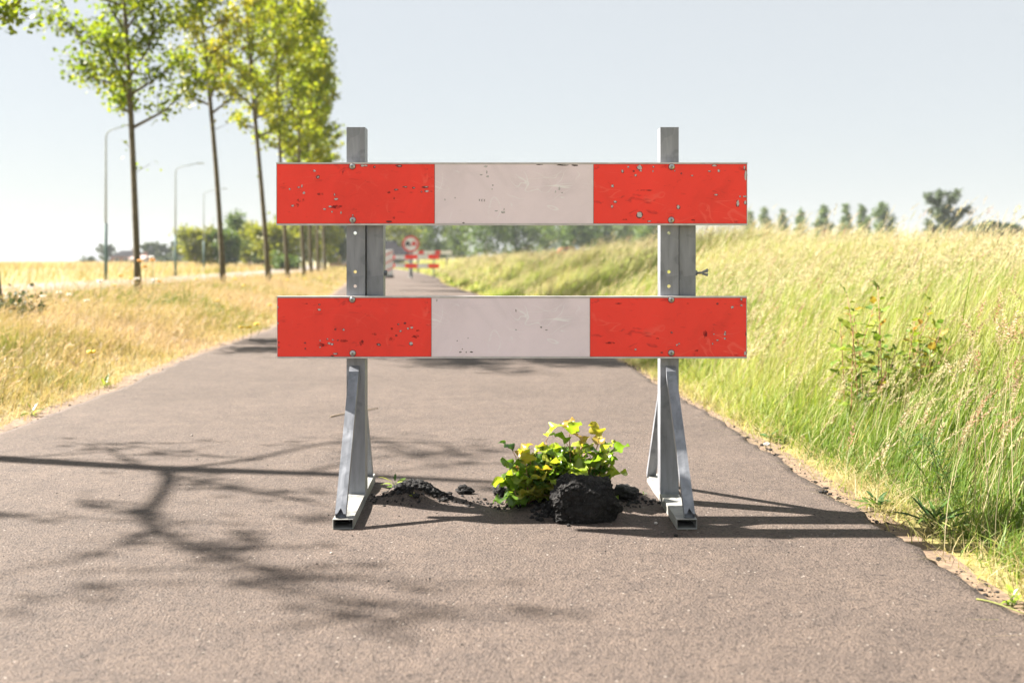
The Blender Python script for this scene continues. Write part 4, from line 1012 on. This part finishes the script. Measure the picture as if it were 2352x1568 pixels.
# ------------------------------------------------------------------ lamp posts
def lamp(px, ytop, d, armpx, label):
    x = (px-1176)*d/FPX; zt = CAMH-(ytop-600)*d/FPX; g0 = float(H(x, d)); a = armpx*d/FPX
    root = empty("street_lamp", (x, d, g0)); tag(root, label, "street lamp", "street lamps along the road")
    hh = zt-g0; bm = bmesh.new()
    tube(bm, [(0, 0, -0.2), (0, 0, hh*0.38)], [0.07, 0.064], 12); link("pole_base", bm_mesh("pole_base", bm), M['lamp_green'], root)
    bm = bmesh.new()
    tube(bm, [(0, 0, hh*0.38), (0, 0, hh*0.75), (0, 0, hh*0.95), (0.03*a, 0, hh*0.975), (0.12*a, 0, hh*0.992), (0.3*a, 0, hh*1.005), (a, 0, hh*1.03)], [0.045, 0.038, 0.034, 0.032, 0.029, 0.027, 0.025], 10)
    link("pole", bm_mesh("pole", bm), M['lamp_grey'], root)
    bm = bmesh.new(); box(bm, (a+0.25, 0, hh*1.035+0.01), (0.45, 0.16, 0.07)); bevel(link("lamp_head", bm_mesh("lamp_head", bm), M['lamp_grey'], root), 0.03)
lamp(243, 300, 40, 42, "tallest street lamp, left of the foremost poplar trunk")
lamp(403, 384, 54, 46, "second street lamp, between the first two poplar trunks")
lamp(468, 440, 75, 40, "third street lamp, left of the second poplar trunk")
lamp(489, 500, 105, 26, "farthest and smallest street lamp, close left of the second poplar trunk")

# ------------------------------------------------------------------ far road works: barricades, beacon, sign
def small_barricade(x, d, rz, label, wid=1.5, flip=False):
    root = empty("road_barricade", (x, d, 0.004), rz); tag(root, label, "barricade", "road barricades on the path")
    for zc in (0.56, 0.98):
        bm = bmesh.new(); box(bm, (0, -0.04, zc), (wid, 0.026, 0.2)); bo = link("board", bm_mesh("board", bm), M['alu'], root)
        for k, (a, b_) in enumerate(((-.5, -.165), (-.165, .165), (.165, .5))):
            bm = bmesh.new(); box(bm, ((a+b_)/2*wid, -0.0545, zc), ((b_-a)*wid-.001, 0.003, 0.19)); link("white_panel" if k == 1 else "red_panel", bm_mesh("panel", bm), M['signwhite'] if k == 1 else M['red'], bo)
    for s in (-1, 1):
        bm = bmesh.new(); box(bm, (s*wid*0.335, 0, 0.60), (0.06, 0.05, 1.14)); link("post", bm_mesh("post", bm), M['galv'], root)
        bm = bmesh.new(); box(bm, (s*wid*0.335, 0, 0.015), (0.06, 0.6, 0.03)); link("foot", bm_mesh("foot", bm), M['galv_foot'], root)
x = (971.5-1176)*46.0/FPX
small_barricade(x, 46.0, 0.0, "far small red and white barricade under the round sign")
x = (918-1176)*49.0/FPX
small_barricade(x, 49.0, 0.35, "farther barricade half hidden between the striped beacon and round sign")
# striped beacon
x, d = (892-1176)*47/FPX, 47.0
root = empty("beacon_panel", (x, d, 0.004), 0.15); tag(root, "white beacon panel with red slanted stripes left of the far barricade", "beacon")
bm = bmesh.new(); box(bm, (0, 0, 0.72), (0.44, 0.04, 1.2)); bevel(link("panel", bm_mesh("panel", bm), M['signwhite'], root), 0.01)
pn_ = root.children[0]
for k in range(3):
    z0 = 0.22+k*0.38
    bm = bmesh.new(); prism(bm, [(-0.215, z0), (0.215, z0+0.2), (0.215, z0+0.30), (-0.215, z0+0.10)], -0.024, -0.021); link("stripe", bm_mesh("stripe", bm), M['signpink'], pn_)
bm = bmesh.new(); box(bm, (0, 0, 0.06), (0.5, 0.4, 0.12)); bevel(link("base", bm_mesh("base", bm), M['rubber'], root), 0.02)
# round no-overtaking sign
d = 48.0; x, _, z = at(943.5, 560.5, d)
root = empty("round_sign", (x, d, 0.004), 0.1); tag(root, "round red rimmed traffic sign with dark and red cars, above the far barricade", "traffic sign")
bm = bmesh.new(); tube(bm, [(0, 0.03, -0.1), (0, 0.03, z+0.35)], [0.038, 0.038], 12); link("pole", bm_mesh("pole", bm), M['lamp_grey'], root)
def disc(bm, r0, r1, y, n_=48, cx=0, cz=0):
    if r0 <= 0:
        bm.faces.new([bm.verts.new((cx+math.cos(2*math.pi*k/n_)*r1, y, cz+math.sin(2*math.pi*k/n_)*r1)) for k in range(n_)])
    else:
        A = [bm.verts.new((cx+math.cos(2*math.pi*k/n_)*r0, y, cz+math.sin(2*math.pi*k/n_)*r0)) for k in range(n_)]; B = [bm.verts.new((cx+math.cos(2*math.pi*k/n_)*r1, y, cz+math.sin(2*math.pi*k/n_)*r1)) for k in range(n_)]
        for k in range(n_): bm.faces.new((A[k], A[(k+1) % n_], B[(k+1) % n_], B[k]))
bm = bmesh.new(); tube(bm, [(0, -0.012, z), (0, 0.0, z)], [0.405, 0.405], 48); fc = link("face", bm_mesh("face", bm), M['signwhite'], root)
bm = bmesh.new(); disc(bm, 0.315, 0.400, -0.016, cz=z); rim = link("rim", bm_mesh("rim", bm), M['signred'], fc); sm = rim.modifiers.new("t", 'SOLIDIFY'); sm.thickness = 0.003
car = [(-0.11, -0.10), (-0.11, 0.0), (-0.09, 0.02), (-0.06, 0.11), (0.06, 0.11), (0.09, 0.02), (0.11, 0.0), (0.11, -0.10), (0.07, -0.10), (0.07, -0.06), (-0.07, -0.06), (-0.07, -0.10)]
for cx, mt, nm in ((-0.145, 'black', "car_symbol"), (0.145, 'signred', "car_symbol")):
    bm = bmesh.new(); prism(bm, [(px_*1.1+cx, pz_*1.15+z) for px_, pz_ in car], -0.0165, -0.0135); link(nm, bm_mesh(nm, bm), M[mt], fc)
# red and white boom farther along
root = empty("boom_barrier", ((993-1176)*62/FPX, 62.0, 0.0), -0.08); tag(root, "long white and red barrier beam behind the far barricade", "barrier")
for k in range(7):
    bm = bmesh.new(); box(bm, (-1.05+k*0.35, 0, 1.33), (0.349, 0.08, 0.24)); link("segment", bm_mesh("segment", bm), M['signwhite'] if k % 3 != 1 else M['signred'], root)
for s in (-0.9, 0.9):
    bm = bmesh.new(); box(bm, (s, 0, 0.6), (0.08, 0.07, 1.22)); link("post", bm_mesh("post", bm), M['galv'], root)

# ------------------------------------------------------------------ houses
def house(name, px0, px1, yridge, d, eave, label, roof='rooft', wall='brick', depth=9.0, hip=0.0, gable=False):
    x0, x1 = (px0-1176)*d/FPX, (px1-1176)*d/FPX; zr = CAMH-(yridge-600)*d/FPX; cx = (x0+x1)/2; hw = (x1-x0)/2
    root = empty(name, (cx, d, float(H(cx, d))-0.02)); tag(root, label, "house", "houses behind the trees")
    bm = bmesh.new(); box(bm, (0, depth/2, eave/2), (hw*1.84, depth*0.94, eave)); wl_ = link("wall", bm_mesh("wall", bm), M[wall], root)
    bm = bmesh.new()
    if gable:
        prism(bm, [(-hw, eave), (hw, eave), (0, zr)], 0, depth)
    else:
        a = [(-hw, 0, eave), (hw, 0, eave), (hw, depth, eave), (-hw, depth, eave)]; rg = [(-hw*(1-hip), depth/2, zr), (hw*(1-hip), depth/2, zr)]
        A = [bm.verts.new(v) for v in a]; B = [bm.verts.new(v) for v in rg]
        for f in ((A[0], A[1], B[1], B[0]), (A[2], A[3], B[0], B[1]), (A[1], A[2], B[1]), (A[3], A[0], B[0]), (A[3], A[2], A[1], A[0])): bm.faces.new(f)
    rf = link("roof", bm_mesh("roof", bm), M[roof], root)
    bm = bmesh.new(); box(bm, (hw*0.4, depth*0.5, zr+0.1), (0.6, 0.6, 1.0)); link("chimney", bm_mesh("chimney", bm), M['brick'], rf)
    nwin = max(2, int(hw*2/3.2))
    for k in range(nwin):
        bm = bmesh.new(); xx = -hw*0.75+1.5*hw*(k+0.5)/nwin; box(bm, (xx, depth*0.03-0.02, eave*0.55), (1.1, 0.08, min(1.2, eave*0.5))); w_ = link("window", bm_mesh("window", bm), M['signwhite'], root)
        bm = bmesh.new(); box(bm, (xx, depth*0.03-0.065, eave*0.55), (0.95, 0.02, min(1.05, eave*0.42))); link("pane", bm_mesh("pane", bm), M['winglass'], w_)
house("farmhouse", 748, 912, 551, 150, 1.7, "wide dark roofed farmhouse partly behind the barricade's left post", 'rooft', 'brick', 9, 0.12)
house("farmhouse", 900, 932, 564, 140, 1.6, "small bluish roofed shed just left of the round sign", 'rooft', 'plaster', 6, 0.1)
house("farmhouse", 568, 634, 574, 130, 1.2, "gabled dark roof house behind the third poplar trunk", 'rooft', 'plaster', 8, 0, True)
house("farmhouse", 250, 306, 577, 215, 1.6, "dark roofed farmhouse next to the round tree on the left horizon", 'rooft', 'brick', 9, 0.35)
house("farmhouse", 292, 330, 588, 190, 1.0, "pinkish roofed low house behind the foremost poplar trunk", 'roofp', 'plaster', 7, 0.2)
house("farmhouse", 436, 470, 589, 180, 1.2, "pale pink roofed low house between the first two poplar trunks", 'roofp', 'brick', 7, 0.2)
house("farmhouse", 1950, 1990, 560, 230, 2.6, "pale house mostly hidden behind the right row of poplars", 'roofp', 'plaster', 8, 0.2)

# parked cars far off above the bank
def parked_car(px, d, mat, label, rz):
    x = (px-1176)*d/FPX; root = empty("parked_car", (x, d, float(H(x, d))+0.7), rz); tag(root, label, "car", "cars parked far behind the bank")
    prof = [(-2.0, 0.3), (-2.05, 0.75), (-1.9, 0.9), (-1.35, 0.95), (-0.75, 1.42), (0.75, 1.45), (1.35, 0.98), (1.95, 0.88), (2.05, 0.6), (2.0, 0.3)]
    bm = bmesh.new(); prism(bm, prof, -0.82, 0.82); bevel(link("body", bm_mesh("body", bm), M[mat], root), 0.06)
    bm = bmesh.new(); prism(bm, [(-1.2, 0.98), (-0.7, 1.35), (0.7, 1.37), (1.18, 0.99)], -0.835, 0.835); link("window", bm_mesh("window", bm), M['winglass'], root)
    for sx_ in (-1.25, 1.25):
        for sy_ in (-0.8, 0.8):
            bm = bmesh.new(); tube(bm, [(sx_, sy_-0.1, 0.32), (sx_, sy_+0.1, 0.32)], [0.32, 0.32], 20); link("wheel", bm_mesh("wheel", bm), M['rubber'], root)
parked_car(1302, 120, 'carred', "far red car above the bank grass, under the upper white panel", 0.1)
parked_car(1349, 124, 'carwhite', "far white car above the bank grass, right of the red one", -0.2)

# ------------------------------------------------------------------ distant trees
FR = "poplars in the far row right of the barricade"
pos = [(1723, 482), (1759, 480), (1798, 480), (1840, 481), (1891, 470), (1942, 468), (1981, 470), (2027, 470)]
ordn = ["first", "second", "third", "fourth", "fifth", "sixth", "seventh", "eighth"]
for i, (px, yt) in enumerate(pos):
    d = 215-i*5; x = (px-1176)*d/FPX; Ht = CAMH-(yt-600)*d/FPX
    tree("poplar_tree", (x, d, 0.0), Ht, 0.8, 1.45+0.35*(i == 7)+0.2*(i % 3 == 1), (0, 0), 3200, 0.40, 200+i, f"{ordn[i]} slim poplar from the left in the far row right of the boards", FR, 'leaf_far', 0.2, 26, 'poplar', 0.55, rise=1.3, spread=0.17)
x = (2172-1176)*135/FPX
tree("oak_tree", (x, 135, 0.0), CAMH-(443-600)*135/FPX, 1.2, 3.0, (0, 0), 4200, 0.42, 220, "broad dark tree with gaps in its crown on the right horizon", None, 'leaf_dark', 0.3, 24, 'round', 0.55, rise=0.6)
x = (2120-1176)*140/FPX
bush("bush", (x, 140, 0), 2.6, 1.6, 3.0, 700, 0.4, 'leaf_dark', "low green thicket left of the broad dark tree on the right horizon", "bush", 0.7)
for px, w_, h_, lab in ((1778, 2.4, 3.6, "first"), (1912, 2.0, 3.2, "second"), (2062, 2.8, 3.4, "third")):
    bush("bush", ((px-1176)*205/FPX, 205, 0), w_, 1.4, h_, 700, 0.45, 'leaf_far', f"{lab} low bush from the left between the slim poplars on the right horizon", "bush", 0.45, "low bushes on the right horizon")
# clipped hedge on the right
x0, x1, d = (2222-1176)*112/FPX, 82.0, 112.0
root = empty("hedge", ((x0+x1)/2, d, 0)); tag(root, "long dark green clipped hedge on the right horizon", "hedge")
bm = bmesh.new(); box(bm, (0, 0, 2.2), (x1-x0-0.8, 1.4, 4.0)); link("branches", bm_mesh("branches", bm), M['bark'], root)
n_ = 15000; P = np.stack([rng.uniform(-(x1-x0)/2, (x1-x0)/2, n_), rng.uniform(-1.1, 1.1, n_), rng.uniform(0, 1, n_)**0.7*4.9], -1)
P[:, 2] *= 1+0.06*np.sin(P[:, 0]*0.9)+0.04*np.sin(P[:, 0]*2.3)
V, F, R = leaf_cloud(P, np.full(n_, 0.4), np.clip(rng.normal(0.5, 0.2, n_), 0, 1)); link("foliage", np_mesh("foliage", V, F, R), M['leaf_dark'], root)

mid = [(905, 512, 3.4, 'leaf_far_y', "bright green tree rising behind the dark farmhouse roof"), (985, 500, 2.6, 'leaf_far', "dark green tree right behind the round sign"), (1050, 497, 2.6, 'leaf_far', "first dark tree right of the round sign in the far line"),
       (1117, 490, 3.4, 'leaf_far', "second broad tree right of the round sign in the far line"), (1185, 505, 2.9, 'leaf_far', "third tree right of the round sign, with sky gaps around it"), (1250, 492, 3.4, 'leaf_far', "fourth tree right of the round sign, left of the far red car"),
       (1318, 505, 2.8, 'leaf_far', "tree of the far line standing above the far red car"), (1372, 500, 2.6, 'leaf_far', "tree of the far line just right of the far white car"), (1437, 510, 3.0, 'leaf_far', "second to last tree of the far line before the right post"), (1500, 515, 2.8, 'leaf_far', "last tree of the far line, beside the right post")]
for i, (px, yt, rd, mt, lab) in enumerate(mid):
    d = 160+(i % 3)*8; x = (px-1176)*d/FPX
    tree("broadleaf_tree", (x, d, 0.0), CAMH-(yt-600)*d/FPX, 0.3, rd*1.2, (0, 0), 4200, 0.42, 240+i, lab, "trees in the far line under the upper board", mt, 0.22, 22, 'round', 0.5+0.1*(i % 3), rise=0.9, spread=0.20)
lft = [(451, 537, 100, 1.7, 'leaf_far_y', "leftmost bright yellow green tree between the first two poplar trunks"), (484, 545, 104, 1.6, 'leaf_far_y', "bright yellow green tree close left of the second poplar trunk"), (541, 497, 112, 1.9, 'leaf_far', "pointed tall green tree between the second and third poplar trunks"),
       (573, 522, 108, 1.7, 'leaf_far_y', "light green tree close left of the third poplar trunk"), (520, 540, 100, 1.5, 'leaf_far', "lower green tree close right of the second poplar trunk"), (632, 530, 90, 1.9, 'leaf_far_y', "bright yellow green tree between the third and fourth poplar trunks"),
       (683, 500, 95, 2.2, 'leaf_far_y', "bright yellow green tree between the fourth and fifth poplar trunks"), (738, 505, 100, 2.2, 'leaf_far_y', "bright yellow green tree behind the far end of the poplar row"), (772, 515, 125, 2.0, 'leaf_dark', "dark tree over the farmhouse, close left of the left post"), (606, 562, 95, 1.2, 'leaf_dark', "small dark tree close behind the third poplar trunk")]
for i, (px, yt, d, rd, mt, lab) in enumerate(lft):
    x = (px-1176)*d/FPX
    tree("broadleaf_tree", (x, d, 0.1), CAMH-(yt-600)*d/FPX, 0.5, rd, (0, 0), 3200, 0.30, 260+i, lab, "garden trees behind the poplar row", mt, 0.12, 22, 'cone' if i in (2, 3) else 'round', 0.55, rise=0.9, spread=0.16)
fl = [(243, 567, 235, 2.0, "round tree above the dark farmhouse on the left horizon"), (343, 562, 225, 2.6, "grey green tree right of the foremost poplar trunk on the horizon"), (372, 566, 230, 2.3, "grey green tree left of the second street lamp on the horizon"), (412, 560, 220, 2.0, "grey green tree right behind the second street lamp"), (430, 556, 210, 1.5, "grey green tree next to the bright yellow green trees")]
for i, (px, yt, d, rd, lab) in enumerate(fl):
    x = (px-1176)*d/FPX
    tree("broadleaf_tree", (x, d, 0.1), CAMH-(yt-600)*d/FPX, 0.3, rd, (0, 0), 2200, 0.45, 280+i, lab, "trees on the left horizon", 'leaf_dark', 0.15, 18, 'round', 0.6)
bush("bush", ((203-1176)*235/FPX, 235, 0.1), 2.6, 1.6, 2.0, 500, 0.5, 'leaf_dark', "low dark thicket at the left end of the farmhouse horizon", "bush", 0.4)
bush("bush", ((390-1176)*215/FPX, 215, 0.1), 4.5, 1.6, 1.7, 700, 0.5, 'leaf_dark', "long low thicket on the horizon behind the second street lamp", "bush", 0.5)
bush("bush", ((655-1176)*85/FPX, 85, 0.1), 1.6, 1.0, 1.5, 600, 0.3, 'leaf_far', "green bush at the foot of the fourth poplar trunk", "bush", 0.5)

# ------------------------------------------------------------------ summer haze
m = bpy.data.materials.new("summer_haze"); m.use_nodes = True; n = m.node_tree.nodes; l = m.node_tree.links
n.remove(n["Principled BSDF"]); pv = n.new("ShaderNodeVolumePrincipled"); pv.inputs["Density"].default_value = 0.00035
pv.inputs["Color"].default_value = (0.80, 0.86, 0.93, 1); pv.inputs["Anisotropy"].default_value = 0.0
l.new(pv.outputs[0], n["Material Output"].inputs["Volume"])
bm = bmesh.new(); box(bm, (0, 570, 8.6), (2460, 1300, 19.8)); tag(link("haze", bm_mesh("haze", bm), m), "thin pale summer haze over the fields", "haze", kind='stuff')
